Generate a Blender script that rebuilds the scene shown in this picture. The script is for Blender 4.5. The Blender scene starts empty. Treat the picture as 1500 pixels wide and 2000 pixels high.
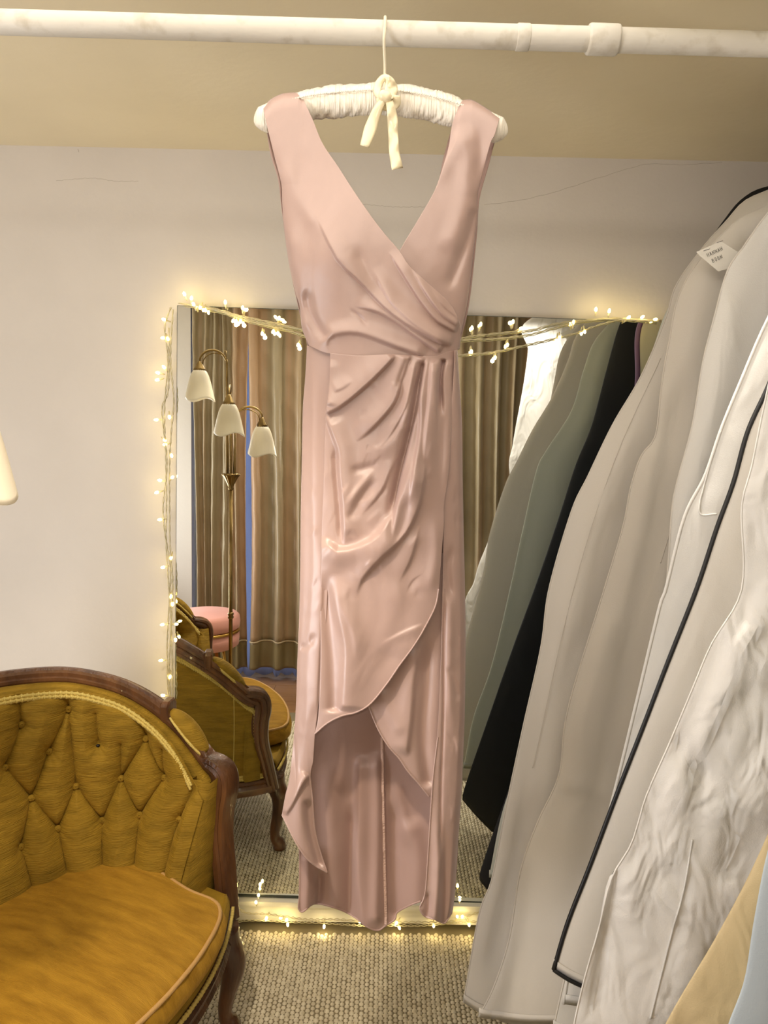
import bpy, math
import numpy as np
from mathutils import Vector, Matrix

# ------------------------------------------------------------------ camera, light, exposure
SC = bpy.context.scene
COL = SC.collection
F = 1444.0
PITCH = math.radians(5.7)
ROLL = 0.022
EYE = np.array([0.0, 0.0, 1.505])
_fw = np.array([0, math.cos(PITCH), -math.sin(PITCH)])
_u0 = np.array([0, math.sin(PITCH), math.cos(PITCH)])
_x0 = np.array([1.0, 0, 0])
_rt = math.cos(ROLL) * _x0 + math.sin(ROLL) * _u0
_up = -math.sin(ROLL) * _x0 + math.cos(ROLL) * _u0

cam_d = bpy.data.cameras.new('camera')
cam_d.sensor_fit = 'VERTICAL'
cam_d.sensor_height = 36.0
cam_d.lens = F / 2000 * 36.0
cam_d.clip_start = 0.02
cam = bpy.data.objects.new('camera', cam_d)
COL.objects.link(cam)
m = Matrix(((_rt[0], _up[0], -_fw[0], EYE[0]), (_rt[1], _up[1], -_fw[1], EYE[1]),
            (_rt[2], _up[2], -_fw[2], EYE[2]), (0, 0, 0, 1)))
cam.matrix_world = m
SC.camera = cam

SC.view_settings.view_transform = 'Standard'
SC.view_settings.look = 'None'
SC.view_settings.exposure = 0.14
SC.view_settings.gamma = 1.0
SC.view_settings.use_curve_mapping = False

world = bpy.data.worlds.new('world')
SC.world = world
world.use_nodes = True
world.node_tree.nodes['Background'].inputs[0].default_value = (0.80, 0.88, 1.0, 1)
world.node_tree.nodes['Background'].inputs[1].default_value = 2.2


def lamp(name, kind, loc, power, color, size=0.1, target=None, cone=None, blend=0.5, size_y=None):
    d = bpy.data.lights.new(name, kind)
    d.energy = power
    d.color = color
    if kind == 'AREA':
        d.size = size
        if size_y:
            d.shape = 'RECTANGLE'
            d.size_y = size_y
    else:
        d.shadow_soft_size = size
    if kind == 'SPOT':
        d.spot_size = math.radians(cone)
        d.spot_blend = blend
    o = bpy.data.objects.new(name, d)
    COL.objects.link(o)
    o.location = loc
    if target is not None:
        v = Vector(target) - Vector(loc)
        o.rotation_euler = v.to_track_quat('-Z', 'Y').to_euler()
    return o


WARM = (1.0, 0.86, 0.68)
NEUT = (1.0, 0.93, 0.84)
lamp('front_fill_light', 'AREA', (0.0, 0.10, 2.255), 4.0, NEUT, 1.3, (0.0, 1.25, 1.0), size_y=0.09)  # added fill above the camera, kept out of the mirror; no fixture here
lamp('overhead_fill_light', 'AREA', (-0.3, 0.85, 2.29), 8, NEUT, 1.4, (-0.3, 0.85, 0), size_y=0.9)  # broad soft fill added overhead to brighten the room, no known lamp
lamp('side_fill_light', 'AREA', (-1.92, 0.45, 1.15), 50, (0.94, 0.95, 1.0), 1.0, (0.3, 1.6, 2.0), size_y=1.4)  # added cool fill aimed upward for wall and ceiling; no window on this side
lamp('ceiling_downlight', 'SPOT', (-0.40, 0.50, 2.285), 62, WARM, 0.04, (-0.62, 1.35, 0.45), 66, 0.5)
lamp('ceiling_downlight', 'SPOT', (0.42, 1.45, 2.285), 62, NEUT, 0.04, (0.68, 1.02, 1.45), 55, 0.4)
lamp('torch_light', 'POINT', (-0.02, 0.02, 1.53), 7.0, (1, 0.95, 0.89), 0.012)

# ------------------------------------------------------------------ helpers


def UN(p, Y):
    """pixel(s) -> world points on the plane y = Y"""
    p = np.asarray(p, float)
    d = (_fw + _rt * ((p[..., 0:1] - 750) / F) + _up * ((1000 - p[..., 1:2]) / F))
    Y = np.asarray(Y, float)
    if Y.ndim:
        Y = Y[..., None]
    return EYE + d * (Y / d[..., 1:2])


def UR(p, Y):
    """pixel seen in the mirror -> real world point at depth Y"""
    q = UN(p, 2 * MY - Y)
    q[..., 1] = 2 * MY - q[..., 1]
    return q


MY = 2.14   # mirror plane


def lin(c):
    out = []
    for v in c:
        v = v / 255.0
        out.append(v / 12.92 if v <= 0.04045 else ((v + 0.055) / 1.055) ** 2.4)
    return out


MATS = {}


def mat(name, rgb, rough=0.6, metal=0.0, spec=0.5, sheen=0.0, sheen_rgb=None, rgb2=None, nscale=20.0, nstretch=(1, 1, 1),
        bump=0.0, bscale=80.0, bstretch=(1, 1, 1), transl=0.0, emit=None, estr=0.0, aniso=0.0, trans=0.0, wave=None, nlo=0.35, nhi=0.65,
        coat=0.0, bump2=0.0, bscale2=10.0, b2stretch=(1, 1, 1)):
    M = bpy.data.materials.new(name)
    M.use_nodes = True
    nt = M.node_tree
    N = nt.nodes
    L = nt.links
    P = N['Principled BSDF']
    base = (*lin(rgb), 1)
    P.inputs['Base Color'].default_value = base
    P.inputs['Roughness'].default_value = rough
    P.inputs['Metallic'].default_value = metal
    P.inputs['Specular IOR Level'].default_value = spec
    if sheen:
        P.inputs['Sheen Weight'].default_value = sheen
        P.inputs['Sheen Roughness'].default_value = 0.35
        if sheen_rgb:
            P.inputs['Sheen Tint'].default_value = (*lin(sheen_rgb), 1)
    if aniso:
        P.inputs['Anisotropic'].default_value = aniso
    if coat:
        P.inputs['Coat Weight'].default_value = coat
    if trans:
        P.inputs['Transmission Weight'].default_value = trans
    if emit:
        P.inputs['Emission Color'].default_value = (*lin(emit), 1)
        P.inputs['Emission Strength'].default_value = estr
    tc = N.new('ShaderNodeTexCoord')
    colsock = None
    if rgb2:
        mp = N.new('ShaderNodeMapping')
        mp.inputs['Scale'].default_value = nstretch
        L.new(tc.outputs['Object'], mp.inputs['Vector'])
        ns = N.new('ShaderNodeTexNoise')
        ns.inputs['Scale'].default_value = nscale
        ns.inputs['Detail'].default_value = 5
        L.new(mp.outputs[0], ns.inputs['Vector'])
        cr = N.new('ShaderNodeValToRGB')
        cr.color_ramp.elements[0].position = nlo
        cr.color_ramp.elements[1].position = nhi
        cr.color_ramp.elements[0].color = base
        cr.color_ramp.elements[1].color = (*lin(rgb2), 1)
        L.new(ns.outputs[0], cr.inputs[0])
        L.new(cr.outputs[0], P.inputs['Base Color'])
        colsock = cr.outputs[0]
    hs = None
    if bump:
        mp = N.new('ShaderNodeMapping')
        mp.inputs['Scale'].default_value = bstretch
        L.new(tc.outputs['Object'], mp.inputs['Vector'])
        if wave:
            ns = N.new('ShaderNodeTexWave')
            ns.bands_direction = wave
            ns.inputs['Scale'].default_value = bscale
            ns.inputs['Distortion'].default_value = 1.5
        else:
            ns = N.new('ShaderNodeTexNoise')
            ns.inputs['Scale'].default_value = bscale
            ns.inputs['Detail'].default_value = 3
        L.new(mp.outputs[0], ns.inputs['Vector'])
        b = N.new('ShaderNodeBump')
        b.inputs['Strength'].default_value = bump
        b.inputs['Distance'].default_value = 0.004
        L.new(ns.outputs[0 if not wave else 1], b.inputs['Height'])
        hs = b
    if bump2:
        mp = N.new('ShaderNodeMapping')
        mp.inputs['Scale'].default_value = b2stretch
        L.new(tc.outputs['Object'], mp.inputs['Vector'])
        ns = N.new('ShaderNodeTexNoise')
        ns.inputs['Scale'].default_value = bscale2
        ns.inputs['Detail'].default_value = 2
        ns.inputs['Distortion'].default_value = 0.8
        L.new(mp.outputs[0], ns.inputs['Vector'])
        b = N.new('ShaderNodeBump')
        b.inputs['Strength'].default_value = bump2
        b.inputs['Distance'].default_value = 0.02
        L.new(ns.outputs[0], b.inputs['Height'])
        if hs:
            L.new(hs.outputs[0], b.inputs['Normal'])
        hs = b
    if hs:
        L.new(hs.outputs[0], P.inputs['Normal'])
    if transl:
        t = N.new('ShaderNodeBsdfTranslucent')
        t.inputs['Color'].default_value = base
        if colsock:
            L.new(colsock, t.inputs['Color'])
        mx = N.new('ShaderNodeMixShader')
        mx.inputs[0].default_value = transl
        L.new(P.outputs[0], mx.inputs[1])
        L.new(t.outputs[0], mx.inputs[2])
        L.new(mx.outputs[0], N['Material Output'].inputs['Surface'])
    MATS[name] = M
    return M


def mesh_obj(name, V, Fc, m, parent=None, smooth=True, solid=0.0, offset=0.0):
    me = bpy.data.meshes.new(name)
    me.from_pydata([tuple(v) for v in np.asarray(V, float)], [], [tuple(int(i) for i in f) for f in Fc])
    me.materials.append(m)
    if smooth:
        me.polygons.foreach_set('use_smooth', [True] * len(me.polygons))
    me.update()
    o = bpy.data.objects.new(name, me)
    COL.objects.link(o)
    if parent is not None:
        o.parent = parent
    if solid:
        s = o.modifiers.new('solidify', 'SOLIDIFY')
        s.thickness = solid
        s.offset = offset
    return o


def empty(name, loc=(0, 0, 0), rz=0.0):
    o = bpy.data.objects.new(name, None)
    o.location = loc
    o.rotation_euler = (0, 0, rz)
    o.empty_display_size = 0.05
    COL.objects.link(o)
    return o


def tag(o, label=None, cat=None, group=None, kind=None):
    if label:
        o['label'] = label
    if cat:
        o['category'] = cat
    if group:
        o['group'] = group
    if kind:
        o['kind'] = kind
    return o


def gridf(nr, nc, closed=False, off=0):
    i = np.arange(nr - 1)[:, None]
    j = np.arange(nc if closed else nc - 1)[None, :]
    a = i * nc + j
    b = i * nc + (j + 1) % nc
    return np.stack([a, b, b + nc, a + nc], -1).reshape(-1, 4) + off


class MB:
    def __init__(s):
        s.V = []
        s.F = []

    def add(s, V, Fc):
        off = len(s.V)
        s.V += [tuple(v) for v in V]
        s.F += [tuple(int(i) + off for i in f) for f in Fc]
        return s

    def grid(s, P, closed=False):
        nr, nc = P.shape[:2]
        return s.add(P.reshape(-1, 3), gridf(nr, nc, closed))

    def box(s, lo, hi):
        x0, y0, z0 = lo
        x1, y1, z1 = hi
        V = [(x0, y0, z0), (x1, y0, z0), (x1, y1, z0), (x0, y1, z0), (x0, y0, z1), (x1, y0, z1), (x1, y1, z1), (x0, y1, z1)]
        return s.add(V, [(0, 3, 2, 1), (4, 5, 6, 7), (0, 1, 5, 4), (1, 2, 6, 5), (2, 3, 7, 6), (3, 0, 4, 7)])

    def tube(s, pts, r, n=8, cap=True):
        pts = np.asarray(pts, float)
        k = len(pts)
        r = np.broadcast_to(np.asarray(r, float), (k,))
        T = np.gradient(pts, axis=0)
        T /= np.linalg.norm(T, axis=1)[:, None] + 1e-12
        ref = np.array([0.0, 0, 1]) if abs(T[0][2]) < 0.9 else np.array([1.0, 0, 0])
        U = np.cross(T[0], ref)
        U /= np.linalg.norm(U)
        R = []
        for i in range(k):
            U = U - T[i] * U.dot(T[i])
            U /= np.linalg.norm(U) + 1e-12
            W = np.cross(T[i], U)
            a = np.linspace(0, 2 * np.pi, n, endpoint=False)
            R.append(pts[i] + r[i] * (np.cos(a)[:, None] * U + np.sin(a)[:, None] * W))
        off = len(s.V)
        s.grid(np.array(R), True)
        if cap:
            s.F.append(tuple(off + i for i in range(n))[::-1])
            s.F.append(tuple(off + (k - 1) * n + i for i in range(n)))
        return s

    def lathe(s, prof, n=32, c=(0, 0, 0), flute=0, famp=0.0):
        prof = np.asarray(prof, float)
        a = np.linspace(0, 2 * np.pi, n, endpoint=False)
        rr = prof[:, 0:1] * (1 + (famp * np.cos(flute * a)[None, :] if flute else 0))
        P = np.stack([rr * np.cos(a), rr * np.sin(a), np.repeat(prof[:, 1:2], n, 1)], -1) + np.array(c)
        off = len(s.V)
        s.grid(P, True)
        if prof[0, 0] > 1e-5:
            s.F.append(tuple(off + i for i in range(n))[::-1])
        if prof[-1, 0] > 1e-5:
            s.F.append(tuple(off + (len(prof) - 1) * n + i for i in range(n)))
        return s

    def sweep(s, pts, side, prof, cap=True, scale=None):
        """prof: (k,2) in (side, other) coordinates"""
        pts = np.asarray(pts, float)
        side = np.asarray(side, float)
        prof = np.asarray(prof, float)
        T = np.gradient(pts, axis=0)
        T /= np.linalg.norm(T, axis=1)[:, None]
        S = side - T * (side * T).sum(1)[:, None]
        S /= np.linalg.norm(S, axis=1)[:, None]
        B = np.cross(S, T)
        sc = np.ones(len(pts)) if scale is None else np.asarray(scale)
        P = pts[:, None, :] + sc[:, None, None] * (prof[None, :, 0:1] * S[:, None, :] + prof[None, :, 1:2] * B[:, None, :])
        off = len(s.V)
        n = len(prof)
        s.grid(P, True)
        if cap:
            s.F.append(tuple(off + i for i in range(n))[::-1])
            s.F.append(tuple(off + (len(pts) - 1) * n + i for i in range(n)))
        return s

    def build(s, name, m, parent=None, smooth=True, **kw):
        return mesh_obj(name, s.V, s.F, m, parent, smooth, **kw)


def autosmooth(o, deg=35):
    me = o.data
    me.polygons.foreach_set('use_smooth', [True] * len(me.polygons))
    try:
        me.set_sharp_from_angle(angle=math.radians(deg))
    except Exception:
        pass
    return o


def resample(pts, n, smooth=True):
    """Catmull-Rom-ish resample by arc length"""
    pts = np.asarray(pts, float)
    if smooth and len(pts) > 2:
        P = np.vstack([2 * pts[0] - pts[1], pts, 2 * pts[-1] - pts[-2]])
        out = []
        for i in range(1, len(P) - 2):
            p0, p1, p2, p3 = P[i - 1], P[i], P[i + 1], P[i + 2]
            t = np.linspace(0, 1, 12, endpoint=False)[:, None]
            out.append(0.5 * ((2 * p1) + (-p0 + p2) * t + (2 * p0 - 5 * p1 + 4 * p2 - p3) * t ** 2 + (-p0 + 3 * p1 - 3 * p2 + p3) * t ** 3))
        out.append(pts[-1:])
        pts = np.vstack(out)
    d = np.r_[0, np.cumsum(np.linalg.norm(np.diff(pts, axis=0), axis=1))]
    t = np.linspace(0, d[-1], n)
    return np.stack([np.interp(t, d, pts[:, k]) for k in range(pts.shape[1])], -1)


def coons(T, B, L, R, nr, nc):
    """top, bottom left->right; left, right top->bottom"""
    T, B = resample(T, nc), resample(B, nc)
    L, R = resample(L, nr), resample(R, nr)
    u = np.linspace(0, 1, nc)[None, :, None]
    v = np.linspace(0, 1, nr)[:, None, None]
    P = (1 - v) * T[None] + v * B[None] + (1 - u) * L[:, None] + u * R[:, None]
    c = (1 - u) * (1 - v) * (T[0] + L[0]) / 2 + u * (1 - v) * (T[-1] + R[0]) / 2 + (1 - u) * v * (B[0] + L[-1]) / 2 + u * v * (B[-1] + R[-1]) / 2
    return P - c


def foldf(P, pts, amp, wp, wn, t0=0.15, t1=0.15, wob=0.0):
    """height of a fold along a polyline. wp = width on the side below/left of the travel direction, wn = other"""
    pts = resample(pts, 16)
    X = P[..., 0]
    Y = P[..., 1]
    best = np.full(X.shape, 1e9)
    sg = np.zeros(X.shape)
    tt = np.zeros(X.shape)
    seg = np.diff(pts, axis=0)
    ln = np.linalg.norm(seg, axis=1)
    cum = np.r_[0, np.cumsum(ln)]
    for i in range(len(seg)):
        dx, dy = seg[i] / ln[i]
        rx, ry = X - pts[i, 0], Y - pts[i, 1]
        t = np.clip(rx * dx + ry * dy, 0, ln[i])
        qx, qy = rx - t * dx, ry - t * dy
        d = np.hypot(qx, qy)
        mk = d < best
        best = np.where(mk, d, best)
        sg = np.where(mk, dx * ry - dy * rx, sg)
        tt = np.where(mk, (cum[i] + t) / cum[-1], tt)
    w = np.where(sg > 0, wp, wn)
    grow = 1 + wob * tt
    pr = np.exp(-(best / (w * grow)) ** 2)
    sm = lambda a: a * a * (3 - 2 * a)
    tap = np.ones_like(tt)
    if t0:
        tap *= sm(np.clip(tt / t0, 0, 1))
    if t1:
        tap *= sm(np.clip((1 - tt) / t1, 0, 1))
    return amp * pr * tap


def noise2(X, Y, seed, n=6):
    r = np.random.RandomState(seed)
    o = np.zeros_like(X)
    for _ in range(n):
        a = r.uniform(0, 2 * np.pi)
        k = r.uniform(0.5, 1.6)
        o += np.sin(k * (X * np.cos(a) + Y * np.sin(a)) + r.uniform(0, 6.28) + 1.2 * np.sin(0.6 * k * (Y * np.cos(a) - X * np.sin(a)) + r.uniform(0, 6)))
    return o / n


# ------------------------------------------------------------------ materials
M_wall = mat('wall_paint', (213, 205, 193), 0.85, bump=0.15, bscale=60, rgb2=(206, 198, 186), nscale=2.5)
M_ceil = mat('ceiling_paint', (232, 219, 186), 0.9, bump=0.2, bscale=40, rgb2=(226, 213, 180), nscale=3)
M_trim = mat('trim_paint', (226, 222, 210), 0.5, bump=0.2, bscale=30, bstretch=(0.2, 1, 4), rgb2=(190, 184, 168), nscale=6, nstretch=(0.4, 1, 6), nlo=0.5, nhi=0.8)
M_pipe = mat('pipe_paint', (206, 200, 186), 0.55, bump=0.5, bscale=28, rgb2=(184, 175, 156), nscale=30, nlo=0.55, nhi=0.75)
M_wood_floor = mat('floor_oak', (170, 128, 88), 0.5, rgb2=(140, 100, 66), nscale=9, nstretch=(0.3, 6, 1), bump=0.1)
M_rug = mat('rug_backing', (132, 120, 94), 0.95)
M_bob = mat('rug_wool', (232, 222, 196), 0.95, rgb2=(206, 194, 166), nscale=60, bump=0.4, bscale=400, sheen=0.2)
M_mirror = mat('mirror_silver', (240, 243, 240), 0.0, 1.0)
M_edge = mat('mirror_edge', (70, 74, 66), 0.25, 0.3)
M_satin = mat('dusty_rose_satin', (178, 150, 139), 0.40, 0.0, 0.8, sheen=0.3, sheen_rgb=(240, 220, 225), bump=0.05, bscale=700, aniso=0.3,
              bump2=0.25, bscale2=9, b2stretch=(1.4, 1, 0.7))
M_satin_in = mat('dusty_rose_lining', (174, 144, 133), 0.44, 0.0, 0.5, sheen=0.25, bump=0.06, bscale=700, bump2=0.2, bscale2=8)
M_thread = mat('overlock_thread', (216, 184, 168), 0.8, bump=0.6, bscale=300)
M_ivory = mat('ivory_satin', (238, 230, 212), 0.32, 0.0, 0.8, sheen=0.3, bump=0.9, bscale=70, bstretch=(4, 1, 0.12))
M_ribbon = mat('cream_ribbon', (236, 222, 184), 0.28, 0.0, 0.8, bump=0.1, bscale=120)
M_hook = mat('hook_ribbon', (214, 204, 178), 0.4, 0.1)
M_velvet = mat('gold_velvet', (140, 110, 26), 0.75, 0, 0.3, sheen=0.45, sheen_rgb=(226, 184, 84), rgb2=(162, 128, 36), nscale=14,
               nstretch=(1, 1, 4), bump=0.9, bscale=60, bstretch=(.5, .5, 9), bump2=.22, bscale2=22)
M_velvet2 = mat('gold_velvet_cushion', (150, 108, 20), 0.7, 0, 0.3, sheen=0.6, sheen_rgb=(240, 190, 84), rgb2=(186, 140, 40), nscale=9,
                nstretch=(1.2, 5, 1), bump=0.6, bscale=70, bstretch=(.6, 9, 1), bump2=.15, bscale2=16, nlo=0.3, nhi=0.7)
M_gimp = mat('gimp_braid', (214, 190, 104), 0.7, bump=0.5, bscale=200)
M_welt = mat('welt_cord', (198, 156, 96), 0.7, bump=0.4, bscale=260)
M_wood = mat('carved_walnut', (118, 78, 46), 0.34, 0, 0.5, rgb2=(70, 42, 25), nscale=16, nstretch=(1, 1, 0.25), bump=0.7, bscale=60, bstretch=(1.5, 1.5, 0.2), coat=0.3)
M_brass = mat('antique_brass', (168, 142, 92), 0.28, 0.95, rgb2=(120, 98, 60), nscale=8)
M_opal = mat('opal_glass', (250, 243, 224), 0.3, 0, 0.5, transl=0.35)
M_bulb = mat('lamp_bulb_glass', (245, 240, 225), 0.2, transl=0.3)
M_pink = mat('pink_velvet', (222, 160, 146), 0.75, 0, 0.3, sheen=0.5, sheen_rgb=(250, 210, 200), bump=0.15, bscale=200)
M_gold = mat('gold_band', (200, 160, 80), 0.3, 0.9)
M_curtain = mat('taupe_silk', (156, 140, 108), 0.42, 0, 0.6, sheen=0.25, rgb2=(180, 146, 110), nscale=3.2, nstretch=(3.5, 1, 0.04), nlo=0.45, nhi=0.62,
                bump=0.25, bscale=70, bstretch=(1, 1, 4))
M_hem = mat('bronze_silk', (140, 124, 86), 0.35, 0, 0.7, bump=0.2, bscale=70)
M_braid = mat('curtain_braid', (196, 176, 140), 0.6)
M_sheer = mat('sheer_voile', (206, 212, 236), 0.8, transl=0.7)
M_pane = mat('window_glass', (240, 245, 250), 0.02, trans=1.0)
M_wire = mat('clear_wire', (218, 208, 170), 0.25, 0, 0.8, transl=0.25)
M_led = mat('led_glow', (255, 235, 170), 0.3, emit=(255, 226, 140), estr=14.0)


def bagmat(name, rgb, tr=0.25, rgb2=None, rough=0.62, b2=0.35, s2=7):
    return mat(name, rgb, rough, 0, 0.4, transl=tr, rgb2=rgb2, nscale=3, bump=0.15, bscale=500, bump2=b2, bscale2=s2, b2stretch=(1.3, 1, 0.6), sheen=0.15)


M_bag = bagmat('white_nonwoven', (236, 231, 222), 0.36)
M_bag_s = bagmat('stitched_nonwoven', (230, 227, 220), b2=0.45, s2=9)
M_bag_c = bagmat('crumpled_nonwoven', (238, 234, 226), 0.22, b2=0.9, s2=13)
M_cream = bagmat('cream_nonwoven', (232, 225, 204), 0.45)
M_grey = bagmat('sage_grey_nonwoven', (222, 224, 214), 0.45)
M_black = mat('black_nonwoven', (16, 16, 20), 0.7, bump2=0.3, bscale2=6)
M_blackp = mat('black_binding', (14, 13, 13), 0.5)
M_purple = mat('plum_binding', (104, 74, 104), 0.6)
M_tan = bagmat('tan_canvas', (216, 194, 148), 0.2, b2=0.6, s2=14)
M_blue = bagmat('pale_blue_nonwoven', (206, 216, 220), 0.3, b2=0.15)
M_tag = mat('paper_tag', (228, 224, 214), 0.7)
M_ink = mat('pen_ink', (30, 28, 34), 0.6)
M_steel = mat('rail_steel', (180, 178, 172), 0.3, 0.9)

# ------------------------------------------------------------------ room
WY = 2.165
RX0, RX1, RY0, CZ = -1.95, 1.78, -0.36, 2.30
tag(MB().box((RX0 - .1, WY, -0.1), (RX1 + .1, WY + 0.1, CZ + 0.1)).build('wall_back', M_wall, smooth=False), kind='structure')
tag(MB().box((RX0 - .1, RY0 - .1, -0.1), (RX0, WY, CZ + 0.1)).build('wall_left', M_wall, smooth=False), kind='structure')
tag(MB().box((RX1, RY0 - .1, -0.1), (RX1 + .1, WY, CZ + 0.1)).build('wall_right', M_wall, smooth=False), kind='structure')
tag(MB().box((RX0, RY0 - .1, CZ), (RX1, WY, CZ + 0.1)).build('ceiling', M_ceil, smooth=False), kind='structure')
WX0, WX1, WZ0, WZ1 = -1.17, 0.95, 0.03, 2.22
mb = MB()
mb.box((RX0, RY0 - .1, -0.1), (WX0, RY0, CZ)).box((WX1, RY0 - .1, -0.1), (RX1, RY0, CZ))
mb.box((WX0, RY0 - .1, -0.1), (WX1, RY0, WZ0)).box((WX0, RY0 - .1, WZ1), (WX1, RY0, CZ))
tag(mb.build('wall_front', M_wall, smooth=False), kind='structure')
fl = tag(MB().box((RX0, RY0, -0.1), (RX1, WY, -0.012)).build('floor', M_rug, smooth=False), kind='structure')
# floor boards running across, in three lengths
rs = np.random.RandomState(4)
y = RY0
ub = MB().box((0, 0, -0.012), (1, 1, 0.0)).build('floor_board', M_wood_floor, fl, smooth=False)
first = True
while y < WY - 0.01:
    w = min(0.14, WY - y)
    xs = [RX0, rs.uniform(-1.1, -0.5), rs.uniform(0.2, 1.0), RX1]
    for a, b in zip(xs[:-1], xs[1:]):
        o = ub if first else ub.copy()
        if not first:
            COL.objects.link(o)
            o.parent = fl
        first = False
        o.location = (a + .001, y + .001, -0.0005 * rs.rand())
        o.scale = (b - a - .002, w - .003, 1)
    y += w
M_crack = mat('crack_shadow', (178, 168, 152), 0.9)
wb = bpy.data.objects['wall_back']
for pp in ([(110, 353), (180, 348), (226, 354), (270, 354)], [(702, 398), (770, 404), (830, 404)], [(945, 400), (1010, 392), (1080, 376), (1180, 344), (1262, 321), (1330, 322), (1410, 317)], [(152, 291), (154, 297)]):
    MB().tube(resample(UN(pp, WY - .0001), 60) + np.stack([np.zeros(60), np.zeros(60), .0012 * np.sin(np.arange(60) * 1.3) * np.sin(np.arange(60) * .37)], -1), .00042, 4).build('hairline_crack', M_crack, wb)
# window behind the curtains
wn = empty('window_1', (0, RY0, 0))
tag(wn, kind='structure')
mb = MB()
for a, b in ((WX0, WX0 + .05), (WX1 - .05, WX1), (-0.115, -0.065)):
    mb.box((a, -.07, WZ0), (b, -.02, WZ1))
mb.box((WX0, -.07, WZ0), (WX1, -.02, WZ0 + .06)).box((WX0, -.07, WZ1 - .06), (WX1, -.02, WZ1))
mb.build('window_frame', M_trim, wn, smooth=False)
for a, b in ((WX0 + .05, -.115), (-.065, WX1 - .05)):
    MB().box((a, -.048, WZ0 + .06), (b, -.044, WZ1 - .06)).build('pane', M_pane, wn, smooth=False)
# baseboard under the mirror
mb = MB().box((RX0, 2.125, 0.03), (RX1, WY, 0.088)).box((RX0, 2.118, 0.078), (RX1, WY, 0.094))
bb = tag(mb.build('baseboard_back', M_trim, smooth=False), kind='structure')
for nm, lo, hi in (('baseboard_left', (RX0, RY0, 0), (RX0 + .02, 2.12, .1)), ('baseboard_right', (RX1 - .02, RY0, 0), (RX1, 2.12, .1)),
                   ('baseboard_front', (RX0, RY0, 0), (WX0 - .02, RY0 + .02, .1))):
    tag(MB().box(lo, hi).build(nm, M_trim, smooth=False), kind='structure')

# rug with woven loops
rug = empty('woven_rug', (0, 1.3, 0))
tag(rug, 'cream woven wool rug with honeycomb loops covering the floor under the dress', 'rug')
MB().box((-1.75, -0.92, 0.0), (1.6, 0.860, 0.006)).build('rug_base', M_rug, rug, smooth=False)


def bobbles(x0, x1, y0, y1, px, py, name):
    nx, ny = int((x1 - x0) / px), int((y1 - y0) / py)
    I, J = np.meshgrid(np.arange(nx), np.arange(ny))
    cx = x0 + I * px
    cy = y0 + (J + 0.5 * (I % 2)) * py
    r = np.random.RandomState(1)
    cx = (cx + r.uniform(-.0007, .0007, cx.shape)).ravel()
    cy = (cy + r.uniform(-.0007, .0007, cy.shape) + 0.004 * np.sin(cx.reshape(cy.shape) * 9)).ravel()
    a = np.arange(6) * np.pi / 3
    T = [(0, 0, 1)] + [(.62 * np.cos(t), .62 * np.sin(t), .72) for t in a] + [(np.cos(t + .5), np.sin(t + .5), 0.0) for t in a]
    T = np.array(T) * np.array([px * .58, py * .53, .006])
    Fs = [(0, 1 + i, 1 + (i + 1) % 6) for i in range(6)]
    for i in range(6):
        j = (i + 1) % 6
        Fs += [(1 + i, 7 + i, 1 + j), (7 + i, 7 + j, 1 + j)]
    Fs = np.array(Fs)
    n = len(cx)
    V = T[None] * r.uniform(.85, 1.12, (n, 1, 1)) + np.stack([cx, cy, np.full(n, .005)], -1)[:, None, :]
    FF = Fs[None] + (np.arange(n) * 13)[:, None, None]
    me = bpy.data.meshes.new(name)
    V = V.reshape(-1, 3).astype(np.float32)
    FF = FF.reshape(-1, 3).astype(np.int32)
    me.vertices.add(len(V))
    me.vertices.foreach_set('co', V.ravel())
    me.loops.add(FF.size)
    me.loops.foreach_set('vertex_index', FF.ravel())
    me.polygons.add(len(FF))
    me.polygons.foreach_set('loop_start', np.arange(0, FF.size, 3, dtype=np.int32))
    me.polygons.foreach_set('use_smooth', np.ones(len(FF), bool))
    me.update(calc_edges=True)
    me.validate()
    me.materials.append(M_bob)
    o = bpy.data.objects.new(name, me)
    COL.objects.link(o)
    o.parent = rug
    o['kind'] = 'stuff'
    return o


bobbles(-0.62, 0.80, -0.80, 0.812, 0.0128, 0.0158, 'rug_loops')

# ------------------------------------------------------------------ mirror
mc = UN([[333, 597], [1345, 631], [351, 1744]], MY)
mw = mc[1, 0] - mc[0, 0]
mzt = (mc[0, 2] + mc[1, 2]) / 2
mzb = mc[2, 2]
tilt = math.atan2(mc[1, 2] - mc[0, 2], mw)
mir = empty('wall_mirror', (mc[0, 0] + mw / 2 + 0.0, MY, 0.094))
mir.rotation_euler = (0, -tilt, 0)
tag(mir, 'large frameless wall mirror standing on the white baseboard, reflecting the curtains', 'mirror')
h = mzt - 0.094
hw = mw / 2
MB().add([(-hw, 0, 0.004), (hw, 0, 0.004), (hw, 0, h), (-hw, 0, h)], [(0, 1, 2, 3)]).build('mirror_glass', M_mirror, mir, smooth=False)
mb = MB().box((-hw - .0015, 0.0006, 0.001), (hw + .0015, 0.012, h + .0015))
mb.box((-hw, -.002, -0.002), (hw, .012, 0.0035))
mb.build('mirror_backing', M_edge, mir, smooth=False)
print('MIRROR', mc, tilt)

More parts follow.
